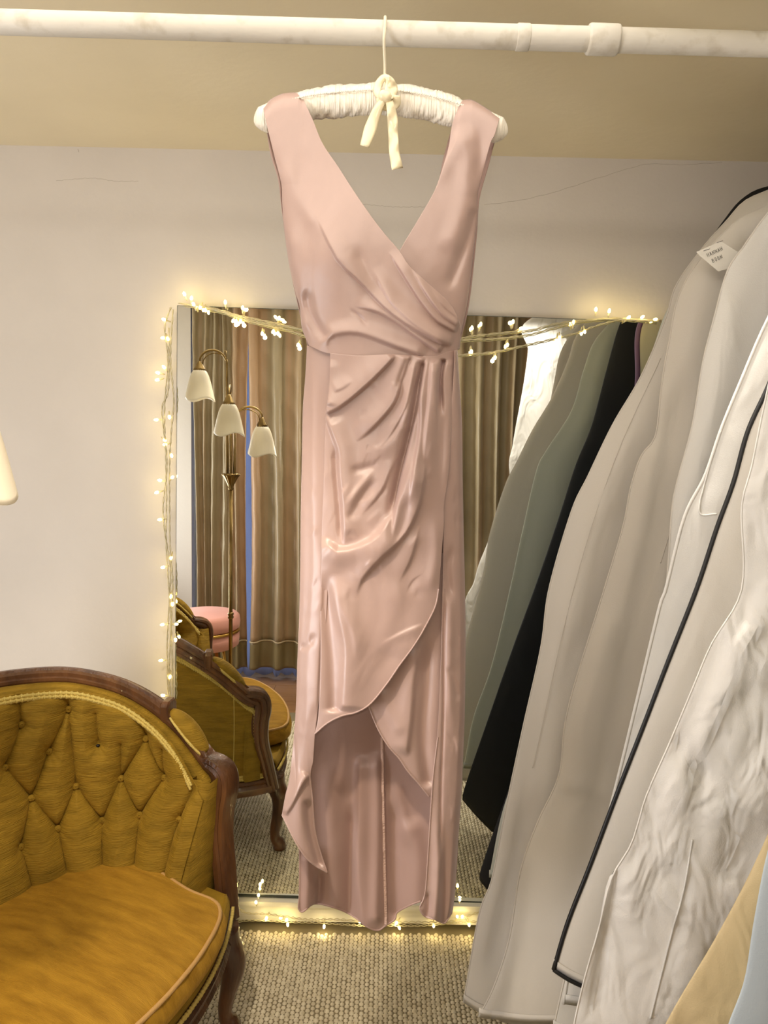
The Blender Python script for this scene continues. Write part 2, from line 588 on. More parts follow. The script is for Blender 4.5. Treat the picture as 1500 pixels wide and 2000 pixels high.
# ------------------------------------------------------------------ ceiling pipe
PY = 1.285
pl = UN([[-200, 40], [0, 43], [450, 50], [1050, 71], [1500, 87], [1700, 94]], PY)
pz0, pz1 = pl[1], pl[4]
pipe = empty('hanging_pipe', tuple((pz0 + pz1) / 2))
tag(pipe, 'thick white painted pipe running across under the ceiling, the dress hangs from it', 'pipe')
dirv = (pz1 - pz0) / np.linalg.norm(pz1 - pz0)
mid = (pz0 + pz1) / 2
A_, B_ = pz0 + dirv * ((RX0 + .0 - pz0[0]) / dirv[0]), pz0 + dirv * ((RX1 - .0 - pz0[0]) / dirv[0])
PR = 0.0187
MB().tube([A_ - mid + dirv * (B_[0] - A_[0]) * t for t in np.linspace(0.001, .999, 40)], PR, 28).build('pipe_tube', M_pipe, pipe)
for (x0, x1, r) in ((1147, 1208, PR * 1.24), (1008, 1034, PR * 1.07)):
    p0, p1 = UN([x0, 78], PY), UN([x1, 80], PY)
    a = pz0 + dirv * (p0[0] - pz0[0]) - mid
    b = pz0 + dirv * (p1[0] - pz0[0]) - mid
    L_ = b - a
    MB().tube([a, a + L_ * .02, a + L_ * .08, a + L_ * .92, a + L_ * .98, b], [PR, r * .96, r, r, r * .96, PR], 28).build('coupling', M_pipe, pipe)
for x in (-1.9, 1.72):
    c = pz0 + dirv * (x - pz0[0]) - mid
    ztop = CZ - mid[2]
    mb = MB().tube([(c[0], c[1], c[2] + PR), (c[0], c[1], ztop - .004)], 0.007, 10)
    mb.tube([c - dirv * .012, c + dirv * .012], PR * 1.12, 20)
    mb.lathe([(.03, ztop - .006), (.03, ztop - .0005)], 20, (c[0], c[1], 0))
    mb.build('pipe_bracket', M_pipe, pipe)


def pipe_at(x):
    return pz0 + dirv * ((x - pz0[0]) / dirv[0])


# ------------------------------------------------------------------ padded hanger
hx = UN([752, 60], PY)[0]
pc = pipe_at(hx)
hang = empty('padded_hanger', (hx, PY, UN([750, 200], PY)[2]))
tag(hang, 'ivory ruched satin padded hanger with cream bow hooked over the white pipe', 'hanger')
H0 = np.array(hang.location)
top = UN([751, 168], PY)
ph = np.linspace(math.radians(-50), math.radians(190), 22)
hook = [pc + np.array([0.001, math.sin(a - math.pi / 2) * 0 + -math.cos(a) * (PR + .0035), math.sin(a) * (PR + .0035)]) for a in ph[::-1]]
# the hook comes up on the camera side, over the pipe and down behind it
hk = [(top[0], PY, top[2] - .03), (top[0], PY, top[2] + .01), (top[0], PY - .005, top[2] + .03), (hx - .001, PY - PR - .0035, pc[2] - .022)]
arc = [pc + np.array([0.0, -math.cos(a) * (PR + .0035), math.sin(a) * (PR + .0035)]) for a in np.linspace(0, math.radians(215), 20)]
MB().tube(resample(np.vstack([hk, arc]), 70) - H0, 0.0026, 10).build('hook', M_hook, hang)
ctr = [(497, 241), (515, 234), (550, 220), (600, 206), (650, 199), (700, 195), (750, 194), (800, 198), (850, 208), (890, 220), (930, 236), (965, 251), (991, 261)]
cp = resample(UN(ctr, PY), 420)
s_ = np.linspace(0, 1, 420)
rad = (0.0185 + .003 * np.sin(np.pi * s_)) * np.clip(np.minimum(s_, 1 - s_) / 0.035, 0.02, 1) ** .5
n_ = 40
a_ = np.linspace(0, 2 * np.pi, n_, endpoint=False)
rr = np.random.RandomState(3)
ruch = np.interp(np.arange(420), np.arange(0, 420, 2.1), rr.uniform(-1, 1, 200))
inner = np.clip((np.minimum(s_, 1 - s_) - .09) / .02, 0, 1)
Pg = np.zeros((420, n_, 3))
dd = np.gradient(cp, axis=0)
dd /= np.linalg.norm(dd, axis=1)[:, None]
up_ = np.cross(np.array([0, -1.0, 0]), dd)
up_ *= np.sign(up_[:, 2:3])
for j, a in enumerate(a_):
    ph_ = np.interp(np.arange(420) + 0.0, np.arange(0, 420, 2.1), np.roll(ruch[:200], int(5 * math.sin(2 * a))))
    rj = rad * (1 + inner * 0.10 * ph_) + inner * .0018 * (abs(math.cos(a)) < 0.15)
    # flattened: taller than deep
    Pg[:, j] = cp + up_ * (rj * math.sin(a) * 1.12)[:, None] + np.array([0, 1, 0]) * (rj * math.cos(a) * 0.8)[:, None]
MB().grid(Pg - H0, True).build('padding', M_ivory, hang)
# gathered frill seam along the front
fr = []
for i in range(60, 360):
    z = .004 * math.sin(i * 1.9)
    fr.append(cp[i] + up_[i] * (.006 + z * .3) + np.array([0, -.0185 - abs(z) * .3, 0]))
MB().tube(np.array(fr) - H0, 0.0012, 5).build('gathering_seam', M_ivory, hang)
# bow
bc = UN([752, 193], PY - .028)


def ribbon(pix, Y, width_px, name, twist=0.0, parent=hang):
    pix = resample(pix, 26)
    t = np.gradient(pix, axis=0)
    t /= np.linalg.norm(t, axis=1)[:, None]
    nrm = np.stack([-t[:, 1], t[:, 0]], -1)
    s = np.linspace(0, 1, 26)
    w = np.interp(s, np.linspace(0, 1, len(width_px)), width_px)
    P = []
    for k in np.linspace(-1, 1, 7):
        px_ = pix + nrm * (w * k / 2)[:, None]
        yy = Y - .003 * np.cos(k * 1.5) - .004 * np.sin(s * 7 + 1) * (1 + twist * k) + twist * k * .004 * np.sin(s * 23)
        P.append(UN(px_, yy))
    P = np.array(P).transpose(1, 0, 2)
    return MB().grid(P - H0).build(name, M_ribbon, parent, solid=.0008)


bow = MB()
ribbon([(751, 190), (738, 214), (726, 244), (712, 286)], PY - .030, [12, 20, 24, 18], 'ribbon_tail')
ribbon([(760, 196), (766, 226), (768, 262), (770, 296), (776, 330)], PY - .030, [14, 20, 19, 20, 22], 'ribbon_tail', .8)
ribbon([(748, 196), (736, 180), (742, 160), (752, 150), (760, 160), (757, 180), (750, 196)], PY - .027, [8, 14, 16, 12, 16, 14, 8], 'bow_loop', .4)
ribbon([(752, 196), (766, 178), (764, 160), (758, 150)], PY - .031, [10, 22, 18, 8], 'bow_loop', .4)
ribbon([(742, 188), (752, 204), (770, 202), (774, 186)], PY - .026, [18, 24, 24, 16], 'bow_band')
kb = UN([752, 188], PY - .036) - H0
MB().tube([kb + np.array([x, 0, -x * .3]) for x in np.linspace(-.010, .010, 9)], [.004, .007, .0085, .0088, .0088, .0088, .0085, .007, .004], 14).build('bow_knot', M_ribbon, hang)

# ------------------------------------------------------------------ the dress
DY = 1.285
dress = empty('satin_wrap_dress', (UN([742, 700], DY)[0], DY, UN([742, 1818], DY)[2]))
tag(dress, 'long dusty pink satin wrap dress with draped pleats on an ivory padded hanger', 'dress')
D0 = np.array(dress.location)
oy = [180, 256, 312, 360, 400, 452, 520, 572, 600, 640, 676, 733, 800, 900, 1000, 1100, 1200, 1360, 1430, 1517, 1591, 1710, 1782, 1830]
ol = [514, 524, 538, 550, 552, 556, 566, 578, 586, 590, 599, 597, 592, 590, 588, 587, 585, 580, 575, 580, 580, 582, 582, 585]
ory = [190, 230, 264, 300, 340, 384, 424, 480, 532, 580, 624, 687, 750, 833, 933, 1033, 1167, 1255, 1430, 1535, 1675, 1783, 1830]
orr = [976, 976, 968, 956, 942, 932, 932, 926, 920, 914, 906, 894, 897, 902, 904, 906, 908, 909, 904, 902, 892, 884, 880]


def body(P, T=0.05, expo=0.5):
    y = P[..., 1]
    l = np.interp(y, oy, ol)
    r = np.interp(y, ory, orr)
    t = np.clip(np.abs(P[..., 0] - (l + r) / 2) / ((r - l) / 2 + 1), 0, 1)
    return T * (1 - t ** 2.6) ** expo


def panel(name, P, H, m=None, parent=dress, solid=.0012):
    W = UN(P, DY - H)
    return mesh_obj(name, (W - D0).reshape(-1, 3), gridf(*P.shape[:2]), m or M_satin, parent, solid=solid)


def wr(P, seed, amp=.0012, sx=38., sy=60.):
    return amp * noise2(P[..., 0] / sx, P[..., 1] / sy, seed, 9)


def creases(P, seed, n, box, ang, amp=.0013):
    r = np.random.RandomState(seed)
    out = np.zeros(P.shape[:2])
    for _ in range(n):
        x, y = r.uniform(box[0], box[2]), r.uniform(box[1], box[3])
        a = math.radians(ang + r.uniform(-22, 22))
        ln = r.uniform(18, 60)
        b = r.uniform(-.25, .25)
        p = [(x, y), (x + ln * math.cos(a) * .5, y + ln * math.sin(a) * .5), (x + ln * math.cos(a + b), y + ln * math.sin(a + b))]
        out += foldf(P, p, amp * r.uniform(.5, 1.3) * r.choice([-1, 1]), r.uniform(2, 5), r.uniform(6, 12), .45, .45)
    return out


# back bodice (inside of the back seen at the armholes and in the V)
P = coons([(516, 222), (560, 196), (612, 240)], [(604, 690), (700, 700), (790, 700)],
          [(516, 222), (528, 300), (543, 350), (552, 420), (570, 540), (604, 690)], [(612, 240), (640, 330), (700, 440), (760, 540), (790, 700)], 90, 40)
panel('bodice_back', P, -body(P, .028) - .012 - .016 * np.clip((330 - P[..., 1]) / 120, 0, 1), M_satin_in)
P = coons([(895, 206), (930, 204), (974, 238)], [(700, 700), (800, 700), (892, 690)],
          [(895, 206), (868, 300), (851, 370), (800, 470), (740, 560), (700, 700)], [(974, 238), (966, 276), (956, 318), (936, 392), (930, 470), (915, 600), (892, 690)], 90, 40)
panel('bodice_back', P, -body(P, .028) - .014 - .014 * np.clip((330 - P[..., 1]) / 120, 0, 1), M_satin_in)


def straptop(P, y_at, rise=26):
    """strap wraps over the padded hanger: height goes to the hanger top and over"""
    top = np.array(y_at)
    ty = np.interp(P[..., 0], top[:, 0], top[:, 1])
    d = np.clip((P[..., 1] - ty) / rise, 0, 1)
    return d


# right bodice (under the wrap)
P = coons([(902, 196), (922, 196), (950, 212), (976, 230)], [(690, 700), (800, 700), (895, 680)],
          [(902, 196), (884, 240), (876, 288), (862, 336), (846, 378), (810, 440), (780, 490), (730, 580), (690, 700)],
          [(976, 230), (966, 264), (958, 280), (942, 340), (932, 384), (932, 424), (926, 480), (920, 532), (914, 580), (906, 624), (895, 680)], 220, 90)
d = straptop(P, [(895, 206), (902, 196), (922, 196), (950, 212), (976, 230)], 34)
H = .0235 * np.sqrt(1 - (1 - d) ** 2.4) + .002
lat = np.clip((P[..., 1] - 240) / 230, 0, 1)
lat = lat ** 3 * (lat * (6 * lat - 15) + 10)
H = H * (1 - lat) + lat * (body(P, .042) + .002)
H += foldf(P, [(852, 380), (868, 325), (888, 285), (905, 230)], .005, 20, 7, .4, .4) + foldf(P, [(930, 400), (912, 470), (890, 530), (872, 570)], -.006, 12, 9)
H += foldf(P, [(900, 240), (915, 330), (905, 420), (870, 500)], .006, 22, 22)
H += foldf(P, [(935, 230), (938, 300), (922, 380)], -.004, 14, 14, .4, .4)
H += wr(P, 3, .0012)
panel('bodice_under_wrap', P, H)

# left bodice, wraps over to the right waist with gathered pleats
tl = [(514, 210), (530, 194), (554, 183), (582, 182), (590, 190)]
P = coons(tl, [(604, 675), (640, 690), (700, 695), (767, 693), (847, 696), (870, 690), (897, 682)],
          [(514, 210), (524, 256), (538, 312), (550, 360), (552, 400), (556, 452), (566, 520), (578, 572), (586, 600), (590, 640), (604, 675)],
          [(590, 190), (610, 232), (630, 280), (662, 328), (690, 372), (726, 424), (754, 460), (780, 490), (800, 520), (834, 552), (866, 580), (886, 604), (900, 640), (897, 682)], 300, 200)
d = straptop(P, tl, 34)
H = .0235 * np.sqrt(1 - (1 - d) ** 2.4) + .002
lat = np.clip((P[..., 1] - 230) / 260, 0, 1)
lat = lat ** 3 * (lat * (6 * lat - 15) + 10)
H = H * (1 - lat) + lat * (body(P, .05) + .006)
# bust volume
H += .014 * np.exp(-((P[..., 0] - 660) / 70) ** 2 - ((P[..., 1] - 500) / 80) ** 2)
for pts, a, wp, wn, t0, t1 in (
        ([(615, 410), (642, 470), (666, 512), (706, 550), (746, 592), (790, 628), (850, 662), (884, 680)], .0105, 3.2, 26, .3, .1),
        ([(760, 490), (780, 520), (800, 552), (828, 594), (856, 626), (894, 648)], .0095, 3.2, 20, .25, .05),
        ([(730, 520), (760, 580), (800, 622), (846, 655), (885, 672)], .0065, 5, 16, .3, .05),
        ([(690, 596), (735, 606), (775, 628), (820, 660), (862, 688)], .0095, 3.2, 18, .25, .05),
        ([(642, 690), (636, 668), (650, 652), (700, 648), (770, 672), (835, 694)], .008, 5, 16, .2, .1),
        ([(800, 512), (830, 566), (862, 610), (896, 636)], .0075, 3.2, 13, .5, .05),
        ([(840, 556), (866, 594), (898, 622)], .005, 4, 10, .6, .05),
        ([(596, 560), (606, 610), (622, 640), (640, 664)], -.010, 12, 10, .25, .1),
        ([(676, 600), (702, 618), (722, 642)], -.003, 5, 4, .45, .45),
        ([(560, 300), (580, 380), (640, 470)], .004, 16, 16, .3, .3),
        ([(600, 280), (585, 340), (590, 420), (610, 520)], -.004, 18, 18, .3, .3),
        
        ([(566, 440), (576, 520), (592, 600), (598, 650)], .004, 8, 14, .2, .1),
        ([(690, 470), (720, 540), (760, 590)], -.004, 14, 10, .3, .3)):
    H += foldf(P, pts, a, wp, wn, t0, t1)
H += wr(P, 8, .0010)
# the neckline edge turns in
panel('bodice_wrap', P, H)

# back of the skirt: inside seen under the wrap
P = coons([(600, 690), (745, 700), (893, 690)],
          [(582, 1774), (591, 1782), (615, 1766), (657, 1775), (689, 1790), (717, 1811), (738, 1818), (754, 1808), (771, 1797), (776, 1783), (801, 1769), (822, 1761), (850, 1775), (884, 1778)],
          [(600, 690), (595, 900), (590, 1200), (584, 1400), (584, 1710), (582, 1774)],
          [(893, 690), (902, 900), (906, 1200), (903, 1430), (893, 1675), (884, 1778)], 420, 150)
H = -body(P, .05, .6) - .004
for pts, a, wp, wn, t0, t1 in (
        ([(706, 1470), (704, 1560), (700, 1680), (710, 1800)], .016, 10, 34, .1, 0),
        ([(735, 1460), (738, 1600), (735, 1790)], .010, 12, 12, .1, 0),
        ([(770, 1560), (768, 1660), (772, 1780)], -.008, 12, 12, .2, 0),
        ([(690, 1560), (686, 1660), (680, 1790)], -.012, 12, 8, .2, 0),
        ([(640, 1480), (646, 1600), (652, 1770)], .010, 22, 22, .2, 0),
        ([(600, 1640), (603, 1710), (600, 1780)], .022, 16, 14, .3, 0),
        ([(622, 1690), (622, 1740), (617, 1775)], -.010, 8, 8, .3, 0),
        ([(800, 1590), (815, 1680), (812, 1765)], .010, 20, 20, .2, 0),
        ([(765, 1510), (790, 1600), (800, 1660)], .005, 12, 12, .3, .3)):
    H += foldf(P, pts, a, wp, wn, t0, t1)
H += wr(P, 5, .0015)
panel('skirt_back', P, H, M_satin_in)
Pb = P
Hb = H


def lookup(P0, H0_, q):
    """height on a panel at pixels q"""
    f = P0.reshape(-1, 2)
    hh = H0_.reshape(-1)
    return np.array([hh[np.argmin(((f - k) ** 2).sum(1))] for k in np.asarray(q, float)])


def stitch(P0, H0_, pts, name, w=2.4, lift=.0015, m=M_thread, n=120, flat=.0012):
    q = resample(pts, n)
    hh = lookup(P0, H0_, q)
    k = np.ones(5) / 5
    hh = np.convolve(np.pad(hh, 2, mode='edge'), k, 'valid')
    t = np.gradient(q, axis=0)
    t /= np.linalg.norm(t, axis=1)[:, None]
    nr_ = np.stack([-t[:, 1], t[:, 0]], -1)
    C = UN(q, DY - hh - lift)
    E = UN(q + nr_ * w, DY - hh - lift) - C
    rows = []
    for a in np.linspace(0, 2 * np.pi, 8, endpoint=False):
        rows.append(C + E * math.cos(a) + np.array([0, -1, 0]) * (flat * math.sin(a) * (1 + .25 * np.sin(np.arange(n) * 2.2)))[:, None])
    return MB().grid(np.array(rows).transpose(1, 0, 2) - D0, True).build(name, m, dress)


stitch(Pb, Hb, [(746, 1440), (748, 1560), (751, 1700), (754, 1806)], 'overlocked_seam', 3.0, .002, n=240)
stitch(Pb, Hb, [(583, 1774), (591, 1781), (615, 1765), (657, 1774), (689, 1789), (717, 1810), (738, 1817), (754, 1807), (771, 1796), (776, 1782), (801, 1768), (822, 1760)], 'hem', 1.8, .001, M_satin_in)

# under layer of the wrap on the right
P = coons([(700, 1080), (790, 1080), (880, 1080)], [(720, 1379), (738, 1423), (759, 1458), (780, 1482), (797, 1507), (818, 1531), (841, 1559), (858, 1572)],
          [(700, 1080), (705, 1250), (720, 1379)], [(880, 1080), (876, 1300), (858, 1572)], 170, 70)
H = body(P, .046) * .75
for pts, a, wp, wn, t0, t1 in (
        ([(820, 1240), (806, 1320), (800, 1400), (790, 1480)], .009, 26, 7, .2, .1),
        ([(836, 1240), (832, 1340), (826, 1440), (838, 1540)], -.010, 12, 12, .2, .05),
        ([(740, 1340), (760, 1390), (785, 1440)], .004, 10, 14, .2, .2)):
    H += foldf(P, pts, a, wp, wn, t0, t1)
H += wr(P, 6, .001)
panel('skirt_under_layer', P, H)
stitch(P, H, [(720, 1379), (738, 1423), (759, 1458), (780, 1482), (797, 1507), (818, 1531), (838, 1556)], 'hem', 1.6, .001, M_satin)

# left side panel ending in the turned flap
lft = [(600, 675), (597, 733), (592, 800), (590, 900), (588, 1000), (587, 1100), (585, 1200), (581, 1300), (579, 1370), (575, 1430), (566, 1517), (558, 1552), (551, 1591)]
rgt = [(660, 690), (650, 760), (645, 900), (640, 1033), (640, 1150), (632, 1290), (620, 1395), (615, 1440), (612, 1486), (607, 1514), (611, 1560), (616, 1622), (628, 1672), (640, 1705)]
P = coons([(600, 675), (630, 680), (660, 690)], [(551, 1591), (579, 1647), (605, 1682), (640, 1705)], lft, rgt, 330, 50)
H = body(P, .046, .55) * 1.0 + .003
edge = np.clip((1400 - P[..., 1]) / 300, 0, 1)
u = np.linspace(0, 1, 50)[None, :] * np.ones((330, 1))
low = np.clip((P[..., 1] - 1440) / 120, 0, 1)
H = H * (1 - low) + low * (.016 + .02 * np.sin(u * np.pi * .9))
H -= .006 * u ** 6 * (1 - low) * 0
for pts, a, wp, wn, t0, t1 in (
        ([(614, 700), (612, 900), (614, 1100), (606, 1250), (600, 1400), (598, 1480)], .004, 8, 16, .1, .1),
        ([(618, 1236), (600, 1262), (586, 1262)], -.003, 7, 6, .4, .1),
        ([(604, 1512), (590, 1530), (570, 1570), (556, 1592)], .009, 12, 3, .1, .1),
        ([(600, 1560), (606, 1620), (622, 1685)], -.010, 7, 9, .1, .0),
        ([(630, 1040), (628, 1160), (622, 1280), (616, 1400)], .003, 12, 3, .2, .1)):
    H += foldf(P, pts, a, wp, wn, t0, t1)
H += wr(P, 9, .001)
H += creases(P, 4, 12, (590, 760, 630, 1500), 95)
panel('side_panel', P, H)
stitch(P, H, [(551, 1591), (579, 1647), (605, 1682), (639, 1704)], 'hem', 1.8, .001, M_satin)
stitch(P, H, [(605, 1516), (610, 1560), (615, 1622), (627, 1670), (638, 1702)], 'hem', 1.8, .001, M_satin)
LP, LH = P, H

# draped front of the skirt
hemf = [(615, 1433), (640, 1412), (668, 1398), (696, 1391), (724, 1374), (756, 1335), (780, 1300), (808, 1262), (829, 1227), (850, 1185), (857, 1150)]
P = coons([(645, 689), (700, 694), (767, 692), (847, 695), (870, 688), (893, 683)], hemf,
          [(645, 689), (643, 750), (637, 803), (634, 860), (632, 940), (628, 1040), (627, 1100), (626, 1200), (626, 1300), (622, 1395), (615, 1433)],
          [(893, 683), (888, 750), (882, 833), (877, 917), (867, 987), (867, 1017), (862, 1083), (857, 1150)], 330, 150)
H = body(P, .05, .5) + .007
for pts, a, wp, wn, t0, t1 in (
        # drape from the waist to the point on the left
        ([(772, 692), (742, 724), (704, 760), (664, 792), (637, 806)], .014, 34, 3.2, .08, .02),
        ([(643, 700), (646, 750), (640, 795)], .006, 8, 14, .2, .1),
        ([(637, 808), (650, 845), (662, 880), (664, 920), (671, 990), (673, 1070)], .009, 3.2, 26, .1, .15),
        ([(655, 860), (658, 930), (664, 1000), (668, 1068)], -.007, 8, 4, .2, .2),
        
        # second, third drape
        ([(800, 692), (783, 740), (768, 785), (735, 825), (706, 852), (690, 862)], .011, 24, 3.4, .06, .3),
        
        ([(700, 870), (740, 880), (775, 850), (800, 800), (818, 745)], .006, 22, 10, .3, .2),
        # dark pleat valley running down
        ([(829, 698), (819, 750), (808, 810), (797, 860), (780, 930), (768, 1000), (762, 1060)], -.017, 10, 4, .05, .25),
        ([(826, 696), (806, 760), (796, 810), (790, 850)], .009, 12, 4, .05, .3),
        ([(830, 696), (824, 760), (822, 840), (810, 920), (800, 1000)], .008, 4, 14, .05, .3),
        ([(800, 698), (786, 730), (776, 765)], -.006, 7, 4, .1, .3),
        ([(868, 700), (861, 740), (863, 815)], -.015, 6, 3.5, .05, .4),
        ([(850, 700), (846, 800), (842, 900), (836, 980)], .006, 12, 14, .1, .4),
        ([(878, 700), (876, 800), (874, 900), (868, 990)], .005, 10, 8, .05, .3),
        # big U
        ([(628, 1046), (650, 1078), (688, 1076), (733, 1056), (760, 1022), (788, 966), (808, 900), (820, 850)], .013, 28, 9, .1, .25),
        
        ([(676, 1020), (690, 1000), (716, 960), (740, 935)], -.004, 10, 8, .2, .3),
        ([(676, 992), (700, 955), (730, 918)], .004, 9, 6, .3, .3),
        ([(680, 920), (710, 915), (740, 905)], -.004, 9, 8, .3, .3),
        ([(828, 900), (822, 960), (808, 1008), (783, 1050), (740, 1090), (705, 1130), (692, 1170)], .012, 26, 4.5, .15, .25),
        ([(800, 960), (785, 1030), (760, 1070)], -.006, 14, 10, .3, .3),
        ([(648, 1120), (660, 1190), (676, 1260), (674, 1330), (670, 1390)], .010, 8, 34, .2, .05),
        ([(636, 1110), (642, 1200), (650, 1300), (652, 1395)], -.010, 14, 14, .2, .05),
        ([(770, 1120), (780, 1200), (760, 1290)], .004, 30, 30, .3, .2),
        ([(830, 1050), (800, 1120), (790, 1200), (740, 1330)], -.004, 20, 24, .2, .2),
        ([(740, 1262), (790, 1236), (830, 1220)], .0025, 12, 4, .5, .2),
        ([(848, 1000), (852, 1080), (838, 1160)], .004, 12, 12, .3, .2),
        ([(812, 700), (800, 760), (788, 800), (760, 850), (726, 890)], .005, 14, 3, .1, .4),
        ([(846, 700), (840, 780), (832, 860), (828, 930)], .006, 4, 12, .05, .4),
        ([(858, 700), (852, 780), (850, 860)], .004, 8, 3, .05, .5),
        ([(780, 880), (760, 920), (742, 960), (700, 1010)], .004, 12, 3, .4, .4),
        ([(660, 1170), (690, 1230), (700, 1300)], .003, 6, 20, .4, .4),
        ([(690, 740), (670, 756), (650, 764)], .003, 14, 3, .4, .2),
        ([(820, 1020), (800, 1090), (775, 1140)], .005, 20, 4, .4, .4)):
    H += foldf(P, pts, a, wp, wn, t0, t1)
H += wr(P, 11, .0016, 30, 44)
H += creases(P, 2, 34, (650, 720, 850, 1150), 122)
panel('skirt_wrap', P, H)
stitch(P, H, hemf, 'hem', 1.7, .001, M_satin, 160)

# right side panel, full length
lr = [(888, 684), (884, 760), (878, 833), (874, 917), (866, 987), (866, 1050), (864, 1150), (862, 1255), (858, 1370), (853, 1447), (845, 1517), (839, 1605), (834, 1685), (829, 1745), (819, 1773)]
rgr = [(893, 683), (897, 750), (902, 833), (903, 933), (905, 1033), (908, 1167), (909, 1255), (907, 1400), (903, 1500), (902, 1535), (897, 1605), (892, 1675), (888, 1745), (883, 1783)]
P = coons([(888, 684), (893, 683)], [(819, 1773), (820, 1780), (829, 1790), (850, 1797), (867, 1804), (874, 1797), (883, 1783)], lr, rgr, 360, 44)
u = np.linspace(0, 1, 44)[None, :] * np.ones((360, 1))
bt = np.interp(P[..., 1], [690, 1150, 1500, 1780], [.035, .035, .038, .045])
H = bt * np.sqrt(1 - np.clip(u, 0, 1) ** 2.2) + .002
for pts, a, wp, wn, t0, t1 in (
        ([(869, 1150), (867, 1255), (866, 1400), (861, 1550), (860, 1680)], -.004, 3, 3, .1, .1),
        ([(880, 1150), (878, 1300), (880, 1420)], .004, 8, 8, .2, .2),
        ([(874, 1300), (886, 1330), (896, 1370)], -.003, 6, 6, .2, .2),
        ([(852, 1560), (856, 1700), (850, 1790)], .010, 9, 9, .6, .0),
        ([(868, 1600), (868, 1720), (866, 1800)], -.010, 8, 8, .6, .0),
        ([(834, 1740), (836, 1770), (832, 1790)], -.006, 6, 6, .2, .0),
        
        ([(884, 1060), (874, 1110), (882, 1180)], -.006, 8, 8, .3, .3)):
    H += foldf(P, pts, a, wp, wn, t0, t1)
H += wr(P, 14, .0012)
H += creases(P, 3, 14, (870, 750, 900, 1720), 80)
panel('side_panel', P, H)
stitch(P, H, [(869, 1150), (867, 1255), (866, 1400), (861, 1550), (859, 1690)], 'side_seam', .7, .0005, M_satin_in, flat=.0006)
stitch(P, H, [(820, 1776), (829, 1789), (850, 1796), (867, 1803), (874, 1796), (882, 1783)], 'hem', 1.7, .001, M_satin)
stitch(P, H, [(855, 1440), (846, 1517), (840, 1605), (835, 1685), (830, 1745), (820, 1771)], 'hem', 1.4, .001, M_satin)

# ------------------------------------------------------------------ garment bags on the side rail
XC, RZ = 1.13, 2.235
rail = empty('garment_rail', (XC, 1.2, RZ))
tag(rail, 'steel hanging rail under the ceiling carrying the row of garment bags', 'rail')
MB().tube([(0, -0.95, 0), (0, 0.962, 0)], 0.014, 18).build('rail_tube', M_steel, rail)
for yy in (-.9, .8):
    MB().tube([(0, yy, 0.012), (0, yy, CZ - RZ - .001)], 0.006, 10).tube([(0, yy - .01, 0), (0, yy + .01, 0)], .018, 18).build('rail_bracket', M_steel, rail)

bag_info = {}


